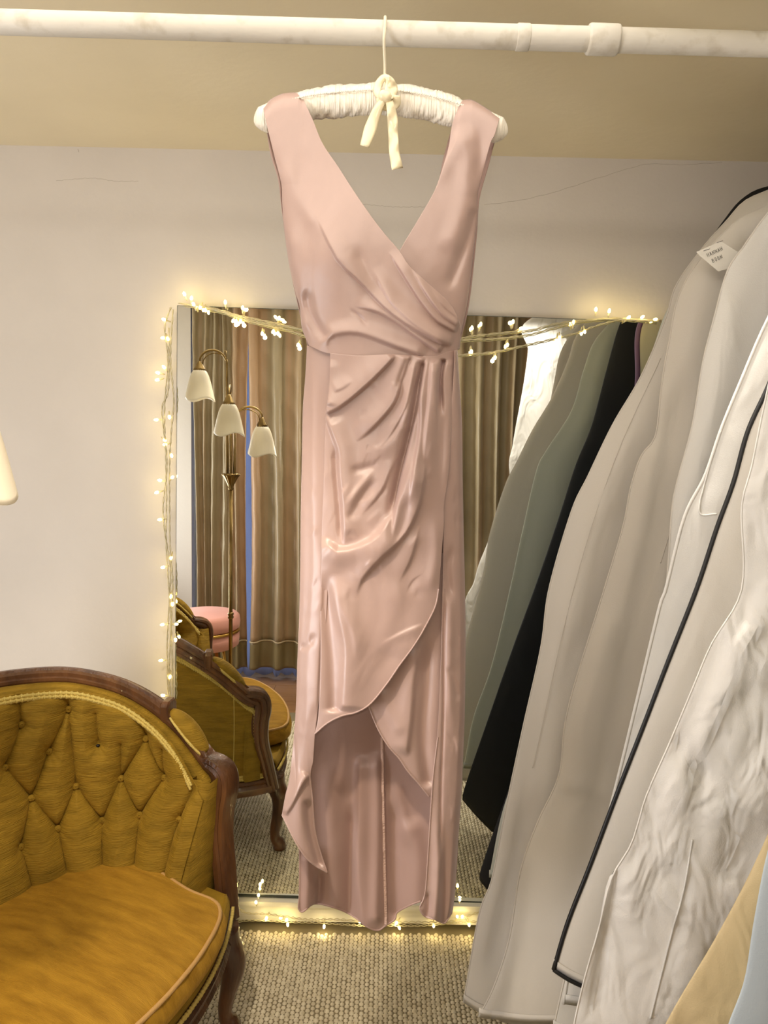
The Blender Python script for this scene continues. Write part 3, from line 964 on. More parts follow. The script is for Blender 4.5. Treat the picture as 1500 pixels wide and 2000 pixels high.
def bag(name, label, Y, edge, m, seed=0, amp=.016, mirrored=False, thick=.03, bind=None, bindr=.003, XR=1.70, cat='garment bag', mb_=None, tiltb=0.0, group=None, foldp=None, capx=None, pre=None, lean=0.0):
    ed_ = np.array(edge, float)
    Ya = Y - lean * np.clip((ed_[:, 1] - 500) / 1450, 0, 1) ** 1.6
    E = (UR(edge, Y) if mirrored else UN(edge, Ya))
    if pre:
        E = np.vstack([UN(pre, Y), E])
    pts = np.vstack([[XC - .035, Y, 2.175], E])
    dpt = np.r_[True, np.diff(pts[:, 2]) < -0.001]
    L_ = resample(pts[:, [0, 2, 1]], 130)
    Yc = L_[:, 2][:, None]
    root = empty(name, (XC, Y, L_[-1, 1]))
    tag(root, label, cat, group or 'garment bags on the side rail')
    O = np.array(root.location)
    nv = 90
    th = np.linspace(0, 2 * np.pi, nv, endpoint=False)
    v = (1 - np.cos(th)) / 2           # 0 at left edge, 1 at the right
    front = np.sin(th) >= 0
    Xl = L_[:, 0][:, None]
    Xr = np.minimum(2 * XC - Xl, XR)
    if capx:
        Xr = np.minimum(Xr, capx)
    z = L_[:, 1][:, None]
    X = Xl + (Xr - Xl) * v[None]
    s = np.linspace(0, 1, 130)[:, None]
    r = np.random.RandomState(seed)
    t = thick * np.minimum(1, s * 6) * np.sin(np.pi * v[None]) ** .55
    f = np.zeros_like(X)
    dist = (X - Xl)                    # metres in from the left edge
    for k in range(5):
        q = r.uniform(2.2, 9)
        p0 = r.uniform(0, 6.28)
        w = r.uniform(.4, 1.0)
        f += w * (1 - 2 * np.abs(np.sin(q * (v[None] * 1.7) * (1 + .08 * np.sin(2.3 * s + p0)) * 1.0 + p0 + .5 * np.sin(3 * s + k))) ** .8)
    f /= 3.2
    env = np.clip(s * 3, 0, 1) * np.clip(dist / .03, 0, 1) * np.clip((Xr - X) / .05, 0, 1)
    sign = np.where(front, -1, 1)[None]
    yy = sign * t + amp * f * env * np.where(front, 1, 1)[None] - 0
    if foldp:
        for (pp, a, w1, w2) in foldp:
            # fold given as a polyline in pixels; evaluate in pixel-like coordinates of this bag's front
            W = np.stack([X, np.broadcast_to(Yc, X.shape), np.broadcast_to(z, X.shape)], -1) - EYE
            zc = W @ _fw
            PX = np.stack([750 + F * (W @ _rt) / zc, 1000 - F * (W @ _up) / zc], -1)
            yy = yy - foldf(PX, pp, a, w1, w2, .1, .1) * front[None]
    zz = np.broadcast_to(z, X.shape).copy()
    # the hem rises and falls
    zz += (s ** 8) * (.02 * np.sin(v[None] * 9 + seed) * np.clip(dist / .1, 0, 1) + tiltb * np.clip(dist / .10, 0, 1))
    P = np.stack([X, Yc + yy, zz], -1) - O
    P = np.concatenate([P, P[-1:] + np.array([0, 0, .02])], 0)
    body_ = MB().grid(P, True).build('bag_body', m, root, solid=.001)
    # hook and hanger neck
    hkp = [(XC, Y, 2.15), (XC, Y, 2.205), (XC - .0178, Y, 2.222)] + [(XC + .0178 * math.cos(a), Y, RZ + .0178 * math.sin(a)) for a in np.linspace(math.pi, -0.3, 10)]
    MB().tube(np.array(hkp) - O, .0022, 7).build('hook', M_steel, root)
    sh = [(XC - .19, Y, 2.06), (XC - .1, Y, 2.11), (XC, Y, 2.155), (XC + .1, Y, 2.11), (XC + .19, Y, 2.06)]
    if bind is not None:
        e3 = np.stack([L_[:, 0], L_[:, 2], L_[:, 1]], -1)
        MB().tube(e3[2:] - O - np.array([0, .001, 0]), bindr, 8).build('binding', bind, root)
    bag_info[name] = (root, O)
    return root, O, P, L_


GE1 = [(1500, 372), (1452, 395), (1420, 430), (1372, 484), (1320, 558), (1300, 622), (1252, 734), (1196, 830), (1148, 930), (1116, 998), (1072, 1150), (1056, 1265), (1020, 1426), (984, 1596), (961, 1715), (935, 1787), (905, 1957)]
GE2 = [(1494, 402), (1440, 430), (1372, 500), (1326, 576), (1306, 670), (1292, 750), (1280, 850), (1252, 890), (1232, 950), (1216, 1030), (1180, 1150), (1109, 1384), (1092, 1511), (1050, 1605), (1016, 1702), (995, 1830), (965, 1925), (935, 1985)]
GE3 = [(1540, 390), (1500, 416), (1452, 482), (1420, 530), (1392, 630), (1372, 710), (1352, 830), (1320, 950), (1311, 1010), (1296, 1184), (1256, 1341), (1220, 1469), (1194, 1600), (1150, 1730), (1105, 1900), (1080, 2010)]
GE3b = [(1580, 480), (1500, 622), (1444, 750), (1408, 838), (1376, 930), (1336, 1010), (1300, 1150), (1288, 1184), (1250, 1341), (1214, 1490), (1186, 1600), (1150, 1740), (1118, 1860), (1100, 1960)]
GE4 = [(1600, 520), (1545, 640), (1500, 754), (1460, 842), (1432, 942), (1400, 1030), (1360, 1150), (1305, 1290), (1258, 1413), (1203, 1554), (1152, 1690), (1109, 1800), (1081, 1893)]
GE5 = [(1600, 160), (1578, 350), (1545, 545), (1488, 810), (1468, 910), (1448, 990), (1452, 1110), (1440, 1175), (1390, 1256), (1352, 1345), (1305, 1456), (1262, 1554), (1233, 1647), (1194, 1715), (1169, 1813), (1135, 1936), (1112, 2060), (1075, 2390)]
GE6 = [(1790, 700), (1700, 1050), (1590, 1400), (1496, 1639), (1411, 1809), (1305, 1991), (1250, 2120), (1150, 2500)]
GE7 = [(1760, 700), (1690, 1100), (1575, 1440), (1506, 1640), (1475, 1787), (1454, 1915), (1420, 2010), (1396, 2120), (1330, 2650)]
GEk = [(1212, 630), (1188, 710), (1156, 830), (1124, 910), (1088, 1022), (1044, 1150), (1000, 1270), (955, 1400), (905, 1548), (912, 1560)]
GEg = [(1164, 662), (1140, 722), (1116, 802), (1068, 878), (1048, 918), (1020, 1038), (996, 1150), (960, 1300), (925, 1400), (905, 1500)]
GEt = [(1252, 630), (1245, 750), (1229, 900), (1200, 1050), (1186, 1180), (1170, 1300), (1150, 1450)]

bag('garment_bag', 'tan garment bag edged in plum hanging nearest the mirror, seen only as a reflection', 2.02, GEt, M_cream, 2, .01, True, .02, M_purple, .008, pre=[(1580, 430), (1480, 490), (1400, 540)])
bag('garment_bag', 'black garment bag hanging in the rack close to the mirror, behind the white bags', 1.915, GEk, M_black, 5, .010, True, .03, None, capx=1.6, tiltb=-.10, pre=[(1500, 364), (1450, 388), (1414, 430), (1366, 500)])
bag('garment_bag', 'sage grey garment bag between the black one and the white ones', 1.82, GEg, M_grey, 6, .012, True, .028, None, pre=[(1560, 420), (1460, 440), (1390, 510)])
r1 = bag('garment_bag', 'wide off-white garment bag at the left end of the rack, hem nearly touching the rug', 1.70, GE1, M_bag, 7, .020, False, .032, M_bag, .0016, tiltb=-.05, lean=.14,
         foldp=[([(1240, 800), (1160, 1000), (1110, 1200), (1075, 1400), (1030, 1600)], .016, 18, 22), ([(1130, 1200), (1060, 1450), (1000, 1700), (950, 1900)], -.012, 12, 12)])
r2 = bag('garment_bag', 'off-white garment bag with the handwritten paper tag on its shoulder', 1.61, GE2, M_bag, 12, .014, False, .026, M_bag, .0016, lean=.13,
         foldp=[([(1340, 700), (1250, 1150), (1180, 1480), (1110, 1800)], -.014, 16, 16), ([(1190, 1180), (1130, 1400), (1100, 1560)], .008, 8, 20), ([(1092, 1512), (1140, 1530), (1200, 1545)], .006, 8, 4)])
r3 = bag('garment_bag', 'white garment bag with a plain curved shoulder in front of the tagged one', 1.51, GE3, M_bag_s, 17, .011, False, .028, M_bag, .0018, lean=.10,
         foldp=[([(1420, 540), (1380, 800), (1330, 1000), (1290, 1200)], .010, 20, 30)])
r3b = bag('garment_bag', 'white garment bag with zigzag stitched edge behind the black-edged one', 1.41, GE3b, M_bag_s, 21, .009, False, .024, M_bag_s, .0032, lean=.08)
r4 = bag('garment_bag', 'white garment bag bound with a thin black edge down its side and hem', 1.32, GE4, M_bag, 25, .010, False, .022, M_blackp, .0042, tiltb=-.05, lean=.05)
r5 = bag('garment_bag', 'large crumpled white garment bag with creased folds, in front of the black-edged one', 1.10, GE5, M_bag_c, 31, .030, False, .035, M_bag_c, .0014,
         foldp=[([(1475, 1175), (1440, 1256), (1400, 1350), (1330, 1500), (1290, 1700)], .016, 14, 14), ([(1480, 1240), (1450, 1380), (1400, 1480), (1380, 1600)], .016, 16, 10),
                ([(1330, 1440), (1345, 1500), (1370, 1490)], -.014, 14, 14), ([(1222, 1690), (1240, 1800), (1262, 1840)], .010, 8, 14),
                ([(1265, 1695), (1290, 1740), (1330, 1765)], .012, 12, 6), ([(1440, 1550), (1380, 1700), (1330, 1830), (1270, 1990)], .012, 10, 10),
                ([(1200, 1700), (1180, 1860), (1160, 1990)], -.012, 12, 12), ([(1470, 1590), (1430, 1640), (1400, 1700)], -.014, 16, 14),
                ([(1500, 1420), (1470, 1500), (1440, 1570)], .018, 16, 14)])
r6 = bag('garment_bag', 'tan canvas garment bag at the lower right between white and pale blue', 1.0, GE6, M_tan, 37, .024, False, .03, None)
r7 = bag('garment_bag', 'pale blue-grey garment bag at the right, nearest the camera', .91, GE7, M_blue, 41, .008, False, .025, None)

# bottom binding of the black-edged bag
root, O, P, L_ = r4
nb = P.shape[1]
bot = P[-2, [(-k) % nb for k in range(0, nb // 2)]]
bot = P[-2, :nb // 2 + 1]
b2 = bot.copy()
MB().tube(b2 + np.array([0, -.001, 0]), .0036, 8).build('binding', M_blackp, root)
# zip tab stitched box seams on some bags: fine stitched lines on the fronts


def seam_on(bagret, pix, r, m, name='seam', lift=.002, n=90):
    root, O, P, L_ = bagret
    q = resample(pix, n)
    Y0 = root.location[1]
    W = UN(q, Y0)
    G = P[:-1, :P.shape[1] // 2 + 1] + O
    g = G.reshape(-1, 3)
    yy = np.array([g[np.argmin((g[:, 0] - w[0]) ** 2 + (g[:, 2] - w[2]) ** 2), 1] for w in W])
    yy = np.convolve(np.pad(yy, 3, mode='edge'), np.ones(7) / 7, 'valid')
    for _ in range(2):
        W = UN(q, yy - lift)
        yy = np.array([g[np.argmin((g[:, 0] - w[0]) ** 2 + (g[:, 2] - w[2]) ** 2), 1] for w in W])
        yy = np.convolve(np.pad(yy, 3, mode='edge'), np.ones(7) / 7, 'valid')
    W = UN(q, yy - lift)
    return MB().tube(W - O, r, 6).build(name, m, root)


seam_on(r3, [(1395, 900), (1378, 960), (1367, 998)], .0012, M_bag_s)
seam_on(r3b, [(1408, 842), (1380, 930), (1366, 1000), (1400, 1004)], .0016, M_bag_s)
seam_on(r5, [(1352, 1640), (1335, 1740), (1310, 1830), (1270, 1990)], .0016, M_bag_s)
seam_on(r2, [(1420, 620), (1380, 800), (1290, 1100)], .0008, M_bag)
seam_on(r1, [(1290, 700), (1200, 900), (1120, 1150), (1040, 1500)], .0008, M_bag)

# paper tag pinned on the second bag
tq = [(1360, 492), (1408, 471), (1444, 494), (1428, 523), (1403, 530), (1366, 499)]
tg = empty('paper_tag', tuple(UN([1402, 500], 1.552)))
tag(tg, 'small white paper name tag with handwriting stapled to a white garment bag shoulder', 'tag')
T0 = np.array(tg.location)
W = UN(tq, 1.552) - T0
MB().add(np.vstack([W, W + np.array([0, .0006, 0])]), [(0, 1, 2, 3, 4, 5), (11, 10, 9, 8, 7, 6)] + [(i, 6 + i, 6 + (i + 1) % 6, (i + 1) % 6) for i in range(6)]).build('tag_paper', M_tag, tg, smooth=False)
ST = {'H': [[(0, 0), (0, 6)], [(4, 0), (4, 6)], [(0, 3), (4, 3.2)]], 'A': [[(0, 0), (2, 6), (4, 0)], [(1, 2.3), (3.2, 2.3)]],
      'N': [[(0, 0), (0, 6), (4, 0), (4, 6)]], 'B': [[(0, 0), (0, 6), (3, 5.4), (3.2, 4), (0.2, 3.2), (3.6, 2.4), (3.4, .6), (0, 0)]],
      'O': [[(2, 0), (.2, 2), (.5, 5), (2, 6), (3.7, 4.5), (3.6, 1.5), (2, 0)]]}
mb = MB()
a0 = math.radians(-25)
ex = np.array([math.cos(a0), math.sin(a0)])
ey = np.array([math.sin(a0), -math.cos(a0)]) 
for word, (ox, oy_), s in (('HANNAH', (1383, 502), 1.02), ('BOON', (1393, 513), 1.02)):
    for i, ch in enumerate(word):
        for st in ST[ch]:
            q = np.array([np.array([ox, oy_]) + ex * (i * 5.6 * s + p[0] * s * .78) + ey * (p[1] * s * 1.25) * np.array([1, 1]) for p in st])
            W = UN(resample(q, max(4, 3 * len(st)), False), 1.5510) - T0
            mb.tube(W, .00030, 5)
mb.build('handwriting', M_ink, tg)
MB().tube(UN([(1400, 474), (1412, 470)], 1.551) - T0, .0004, 5).tube(UN([(1374, 490), (1386, 486)], 1.551) - T0, .0004, 5).build('staple', M_ink, tg)
# ------------------------------------------------------------------ armchair
CH = np.array([-.63, 1.40, 0.0])
RZC = math.atan2(-.406, .914)
chair = empty('tub_armchair', tuple(CH), RZC)
tag(chair, 'gold velvet button-back tub armchair with carved dark wood frame', 'armchair')
cR, sR = math.cos(RZC), math.sin(RZC)


def to_local(w):
    w = np.asarray(w) - CH
    return np.stack([w[..., 0] * cR + w[..., 1] * sR, -w[..., 0] * sR + w[..., 1] * cR, w[..., 2]], -1)


_cd = np.arange(-30, 121, 1.0)
_cz = np.interp(_cd, [-30, 0, 4, 10, 20, 30, 45, 60, 90, 120], [.52, .622, .652, .720, .788, .840, .880, .887, .887, .887])
_cz = np.convolve(np.pad(_cz, 8, mode='edge'), np.hanning(19)[1:-1] / np.hanning(19).sum(), 'valid')


def crest(deg):
    d = np.minimum(deg, 180 - deg)
    return np.interp(d, _cd, _cz)


AO, BO = .52, .515


def plan(deg, A, B):
    r = np.radians(deg)
    return -A * np.sin(r), B * np.cos(r)


# crest rail profile (side = radial outward, other = up)
prof = np.array([(-.027, -.021), (-.030, -.013), (-.026, -.008), (-.030, -.001), (-.030, .006), (-.024, .009), (-.024, .018), (-.016, .023), (-.012, .018), (-.008, .019), (-.005, .026), (.005, .026), (.009, .019), (.013, .018),
                 (.018, .022), (.026, .016), (.026, .009), (.022, .006), (.028, .000), (.028, -.008), (.023, -.012), (.024, -.020), (.016, -.025), (-.014, -.026)])
dg = np.linspace(0, 180, 181)
cx_, cy_ = plan(dg, AO, BO)
cz_ = crest(dg) - .012
cz_ = np.convolve(np.pad(cz_, 3, mode='edge'), np.ones(7) / 7, 'valid')
rail_pts = np.stack([cx_, cy_, cz_], -1)
radial = np.stack([-np.sin(np.radians(dg)), np.cos(np.radians(dg)), 0 * dg], -1)
o = MB().sweep(rail_pts, radial, prof).build('crest_rail', M_wood, chair)
autosmooth(o, 24)
o = None
# posts
for sy in (1, -1):
    pp = [(-.035, .514, .642), (-.005, .514, .636), (.018, .512, .622), (.025, .509, .590), (.021, .502, .54), (.025, .492, .47), (.046, .477, .39), (.066, .461, .315), (.078, .452, .27)]
    pp = resample(np.array(pp) * np.array([1, sy, 1]), 50)
    sd = np.tile([0, sy, 0.0], (50, 1))
    pf = prof * np.array([1, 1.0 * sy]) * np.array([1.05, 1.1])
    sc = np.interp(np.arange(50), [0, 6, 12, 20, 49], [.9, 1.1, 1.12, 1.0, .85])
    ps = autosmooth(MB().sweep(pp, sd, pf if sy > 0 else pf[::-1], scale=sc).build('arm_post', M_wood, chair), 24)
    # carved scroll at the knuckle
    th_ = np.linspace(0, 3.2 * np.pi, 60)
    rr_ = .020 * (1 - th_ / (3.6 * np.pi))
    sp = np.stack([-.006 + rr_ * np.cos(th_), np.full(60, sy * .490), .612 + rr_ * np.sin(th_)], -1)
    MB().tube(sp, .0028, 6).build('carving', M_wood, ps)
    # small block where the pad begins
    dgb = 16.5 if sy > 0 else 163.5
    bx, by = plan(dgb, AO, BO)
    bz = float(crest(np.array(dgb))) + .012
    th0 = math.radians(dgb)
    mb = MB()
    t_ = np.array([-math.cos(th0) * AO, -math.sin(th0) * BO, 0])
    t_ = t_ / np.linalg.norm(t_) * sy
    rd = np.array([-math.sin(th0), math.cos(th0), 0])
    mb.sweep(np.array([np.array([bx, by, bz]) + t_ * k for k in (-.012, -.008, .008, .012)]), np.tile(rd, (4, 1)),
             np.array([(-.030, -.03), (-.030, .012), (-.018, .024), (.018, .024), (.030, .012), (.030, -.03)]) * (1, 1 if sy > 0 else 1), scale=[.85, 1, 1, .85])
    autosmooth(mb.build('rail_block', M_wood, chair), 40)
    # arm pad
    dgs = np.linspace(4.0, 15.5, 30)
    if sy < 0:
        dgs = 180 - dgs
    px_, py_ = plan(dgs, AO - .004, BO - .004)
    pz_ = crest(dgs) + .012
    pts = np.stack([px_, py_, pz_], -1)
    rads = np.stack([-np.sin(np.radians(dgs)), np.cos(np.radians(dgs)), 0 * dgs], -1)
    sc = np.sin(np.linspace(.12, np.pi - .12, 30)) ** .45
    a = np.linspace(0, 2 * np.pi, 20, endpoint=False)
    pd = MB().sweep(pts, rads, np.stack([.030 * np.cos(a), .024 * np.sin(a)], -1), scale=sc).build('arm_pad', M_velvet, chair)
    mb = MB()
    for side in (-1, 1):
        g_ = pts + rads * (side * .029 * sc)[:, None] + np.array([0, 0, -.006])
        g_ = resample(g_, 160)
        g_ = g_ + np.stack([np.zeros(160), np.zeros(160), .0016 * np.sin(np.arange(160) * 1.6)], -1)
        mb.tube(g_, .0042, 6)
    mb.build('gimp', M_gimp, pd)

# outer back
dg = np.linspace(0, 180, 150)
zz = np.linspace(0, 1, 24)
G = np.zeros((24, 150, 3))
for i, t in enumerate(zz):
    k = .90 + .09 * t
    x, y_ = plan(dg, AO * k, BO * (k + .01))
    z0 = .315
    z1 = crest(dg) - .030
    G[i] = np.stack([x + .05 * (1 - t) * 0, y_, z0 + (z1 - z0) * t], -1)
ext = []
for i, t in enumerate(zz):
    z_e = .315 + (.600 - .315) * t
    xe = np.interp(z_e, [.27, .315, .39, .47, .54, .6], [.085, .07, .046, .025, .021, .02]) - .012
    ext.append([(xe, G[i, 0, 1], z_e), (xe, G[i, -1, 1], z_e)])
ext = np.array(ext)
G = np.concatenate([ext[:, :1], G, ext[:, 1:]], 1)
MB().grid(G).build('outer_back', M_velvet, chair, solid=.006)
mb = MB()
for (i, off_) in ((22, .006), (1, .006)):
    g_ = resample(G[i] * np.array([1.012, 1.012, 1]), 900)
    g_[:, 2] += .0035 * np.sin(np.arange(900) * 1.5)
    mb.tube(g_, .0048, 5)
    g_[:, 2] += -.009 if i > 5 else .009
    mb.tube(g_, .0042, 5)
# front edges of the outer side, along the post
for sgn in (0, -1):
    g_ = resample(G[1:23, sgn] * np.array([1, 1.015, 1]) + np.array([-.006, 0, 0]), 90)
    g_[:, 0] += .003 * np.sin(np.arange(90) * 1.5)
    mb.tube(g_, .0045, 5)
mb.build('gimp', M_gimp, chair)

# tufted inner back
AI = lambda z: np.interp(z, [.38, .43, .62, .93], [.288, .305, .400, .468])
BI = lambda z: np.interp(z, [.38, .43, .62, .93], [.330, .350, .442, .477])


def hit_inner(px, py):
    d = UN(np.array([px, py], float), 1.0) - EYE
    ts = np.linspace(.9, 2.4, 1500)
    W = to_local(EYE + d * ts[:, None])
    f = (W[:, 0] / AI(W[:, 2])) ** 2 + (W[:, 1] / BI(W[:, 2])) ** 2 - 1
    for i in range(len(ts) - 1):
        if f[i] < 0 <= f[i + 1]:
            w = W[i]
            deg = math.degrees(math.atan2(-w[0] / AI(w[2]), w[1] / BI(w[2])))
            return deg, w[2]
    j = np.argmin(np.abs(f))
    w = W[j]
    return math.degrees(math.atan2(-w[0] / AI(w[2]), w[1] / BI(w[2]))), w[2]


BT = [(44, 1418), (134, 1388), (12, 1502), (97, 1471), (63, 1563), (148, 1540), (282, 1446), (234, 1525), (317, 1523), (385, 1533),
      (114, 1623), (198, 1607), (270, 1596), (344, 1605), (43, 1658), (191, 1458)]
EDG = [(0, 2), (2, 4), (1, 3), (3, 4), (1, 5), (4, 10), (5, 10), (5, 11), (7, 11), (7, 12), (6, 7), (6, 8), (8, 12), (9, 13), (4, 14)]
EXT = [((44, 1418), (34, 1345)), ((134, 1388), (129, 1338)), ((282, 1446), (274, 1385)), ((282, 1446), (290, 1388)), ((191, 1450), (187, 1395)),
       ((43, 1658), (63, 1735)), ((114, 1623), (130, 1702)), ((198, 1607), (199, 1692)), ((270, 1596), (262, 1687)), ((344, 1605), (320, 1708)),
       ((385, 1533), (388, 1492)), ((317, 1523), (316, 1465)), ((234, 1525), (236, 1455))]
bts = [hit_inner(*b) for b in BT]
print('BUTTONS', [(round(a), round(b, 2)) for a, b in bts])
S = .0076                              # metres per degree of arc, roughly
segs = []


def q2(b):
    return np.array([b[0] * S, b[1]])


for a, b in EDG:
    segs.append((q2(bts[a]), q2(bts[b]), 1.0))
for a, b in EXT:
    segs.append((q2(hit_inner(*a)), q2(hit_inner(*b)), .7))
bb_ = [q2(b) for b in bts]
# the far half is tufted the same way, mirrored
lim = 86 * S
segs2 = [(np.array([180 * S - a[0], a[1]]), np.array([180 * S - b[0], b[1]]), w) for a, b, w in segs if a[0] < lim and b[0] < lim]
bbm = [np.array([180 * S - b[0], b[1]]) for b in bb_ if b[0] < lim]
segs = segs + segs2
ball = bb_ + bbm
dg = np.linspace(-3, 183, 640)
nz = 190
t = np.linspace(0, 1, nz)[:, None]
zt = crest(dg) - .028
Z = .36 + (zt[None] - .36) * t
Dg = np.broadcast_to(dg, Z.shape)
q = np.stack([Dg * S, Z], -1)
dmin = np.full(Z.shape, 1e9)
puff = np.zeros(Z.shape)
cre = np.zeros(Z.shape)
for a, b, w in segs:
    ab = b - a
    tt = np.clip(((q - a) @ ab) / (ab @ ab + 1e-12), 0, 1)
    dist = np.linalg.norm(q - (a + tt[..., None] * ab), axis=-1)
    dmin = np.minimum(dmin, dist)
    cre = np.maximum(cre, w * np.exp(-(dist / .0042) ** 1.3))
bdist = np.min([np.linalg.norm(q - b, axis=-1) for b in ball], 0)
puff = .024 * (1 - np.exp(-(dmin / .026) ** 1.2)) - .011 * cre
puff -= .018 * np.exp(-(bdist / .016) ** 1.5)
# radiating gathers
for i, b in enumerate(ball):
    dv = q - b
    an = np.arctan2(dv[..., 1], dv[..., 0])
    puff -= .0022 * np.exp(-(np.linalg.norm(dv, axis=-1) / .035) ** 2) * (.5 + .5 * np.cos(an * 9 + i)) 
edge_f = np.clip(np.minimum(t, (1 - t)) / .05, 0, 1) * np.clip(np.minimum(Dg + 3, 183 - Dg) / 5, 0, 1)
puff = puff * edge_f
x = -np.sin(np.radians(Dg)) * (AI(Z) - puff)
y_ = np.cos(np.radians(Dg)) * (BI(Z) - puff)
tf = MB().grid(np.stack([x, y_, Z], -1)).build('tufted_back', M_velvet, chair, solid=.004, offset=0)
for i, b in enumerate(ball):
    if i == 15:
        continue
    deg, z = b[0] / S, b[1]
    r_ = math.radians(deg)
    c = np.array([-math.sin(r_) * (AI(z) + .010), math.cos(r_) * (BI(z) + .010), z])
    nrm = np.array([math.sin(r_), -math.cos(r_), .25])
    nrm /= np.linalg.norm(nrm)
    uu = np.cross(nrm, [0, 0, 1])
    uu /= np.linalg.norm(uu)
    vv = np.cross(nrm, uu)
    mb = MB()
    rows = [[c + nrm * hgt + (uu * math.cos(a) + vv * math.sin(a)) * rad_ for a in np.linspace(0, 2 * np.pi, 12, endpoint=False)] for rad_, hgt in ((.0085, -.004), (.0088, .001), (.006, .004), (.001, .005))]
    mb.grid(np.array(rows), True)
    mb.build('button', M_velvet, tf)
# small worn hole where one button is gone
b = ball[15]
r_ = math.radians(b[0] / S)
c = np.array([-math.sin(r_) * (AI(b[1]) + .004), math.cos(r_) * (BI(b[1]) + .004), b[1]])
MB().lathe([(0.0001, -.003), (.004, -.002), (.005, .001), (.003, .004), (0.0001, .005)], 9, c).build('torn_tuft', M_blackp, tf)

# gimp along the inside of the crest rail
mb = MB()
dgg = np.linspace(3, 177, 1400)
gz = crest(dgg) - .034
gx, gy = -np.sin(np.radians(dgg)) * (AI(gz) - .012), np.cos(np.radians(dgg)) * (BI(gz) - .012)
for k in range(2):
    w = np.stack([gx * (1 - .006 * k), gy * (1 - .006 * k), gz - .008 * k + .0035 * np.sin(np.arange(1400) * 1.45 + k * 1.5)], -1)
    mb.tube(w, .0042, 5)
mb.build('gimp', M_gimp, chair)
# filler between the tufted back and the rail
G = np.zeros((3, 150, 3))
dg = np.linspace(0, 180, 150)
x, y_ = plan(dg, AO - .02, BO - .02)
G[0] = np.stack([x, y_, crest(dg) - .018], -1)
x, y_ = plan(dg, .462, .468)
G[1] = np.stack([x, y_, crest(dg) - .024], -1)
x, y_ = plan(dg, .455, .462)
G[2] = np.stack([x, y_, crest(dg) - .060], -1)
MB().grid(G).build('top_edge', M_velvet, chair, solid=.003)
# arm fronts (velvet face behind each post)
for sy in (1, -1):
    zs = np.linspace(.33, .625, 8)
    P = np.array([[(-.03, sy * BI(z) * 1.004, z), (.026, sy * (BI(z) + .004), z), (.024, sy * .500, z), (-.03, sy * .504, z)] for z in zs])
    MB().grid(P, True).build('arm_front', M_velvet, chair)

# seat deck and rail
yb = np.linspace(-.43, .43, 60)
bow_ = .085 + .125 * (1 - np.abs(yb / .43) ** 2.2)
mb = MB()
frp = np.stack([bow_, yb, np.full(60, .285)], -1)
o = mb.sweep(frp, np.tile([1.0, 0, 0], (60, 1)), np.array([(-.02, -.030), (-.02, .03), (.012, .03), (.016, .022), (.010, .014), (.018, .004), (.014, -.012), (.02, -.022), (.012, -.032)])).build('seat_rail', M_wood, chair)
autosmooth(o, 40)
dg = np.linspace(0, 180, 90)
x, y_ = plan(dg, AO * .90, BO * .91)
sp = np.stack([x, y_, np.full(90, .292)], -1)
rd = np.stack([-np.sin(np.radians(dg)), np.cos(np.radians(dg)), 0 * dg], -1)
sp = np.vstack([[(.075, y_[0] - .01, .292), (.04, y_[0], .292)], sp, [(.04, y_[-1], .292), (.075, y_[-1] + .01, .292)]])
rd = np.vstack([rd[:1], rd[:1], rd, rd[-1:], rd[-1:]])
o = MB().sweep(sp, rd, np.array([(-.02, -.028), (-.02, .026), (.012, .026), (.016, .016), (.010, .008), (.018, -.002), (.016, -.02), (.01, -.028)])).build('seat_rail', M_wood, chair)
autosmooth(o, 40)
# front band and deck
G = np.array([np.stack([bow_ + .012 * math.sin(k * math.pi) + .004, yb * .985, np.full(60, 0.312 + .045 * k)], -1) for k in np.linspace(0, 1, 8)])
MB().grid(G).build('front_band', M_velvet, chair, solid=.004)
dk = [(b_, y0, .37) for b_, y0 in zip(bow_, yb)] + [(-.36 * math.sin(r), .44 * math.cos(r), .37) for r in np.radians(np.linspace(5, 175, 40))]
V = dk + [(a, b, .355) for a, b, c in dk]
dk = [(a, b, .352) for a, b, c in dk]
V = dk + [(a, b, .34) for a, b, c in dk]
n = len(dk)
MB().add(V, [tuple(range(n)), tuple(range(2 * n - 1, n - 1, -1))] + [(i, n + i, n + (i + 1) % n, (i + 1) % n) for i in range(n)]).build('seat_deck', M_velvet, chair, smooth=False)
mb = MB()
g_ = resample(np.stack([bow_ + .022, yb, np.full(60, .322)], -1), 400)
g_[:, 2] += .0035 * np.sin(np.arange(400) * 1.5)
mb.tube(g_, .0042, 5).build('gimp', M_gimp, chair)
# cushion
nps = 160
psi = np.linspace(0, 2 * np.pi, nps, endpoint=False)


_half = resample([(-.300, .0), (-.292, .12), (-.245, .275), (-.145, .333), (-.05, .328), (.06, .302), (.135, .296), (.172, .276), (.200, .230), (.226, .14), (.238, .05), (.240, .0)], 81)
_out = np.vstack([_half, (_half[1:-1] * np.array([1, -1]))[::-1]])
nps = len(_out)
psi = np.linspace(0, 2 * np.pi, nps, endpoint=False)
_q = _out - np.array([-.03, 0])


def cush(k):
    return -.03 + _q[:, 0] * k, _q[:, 1] * k * 1.045


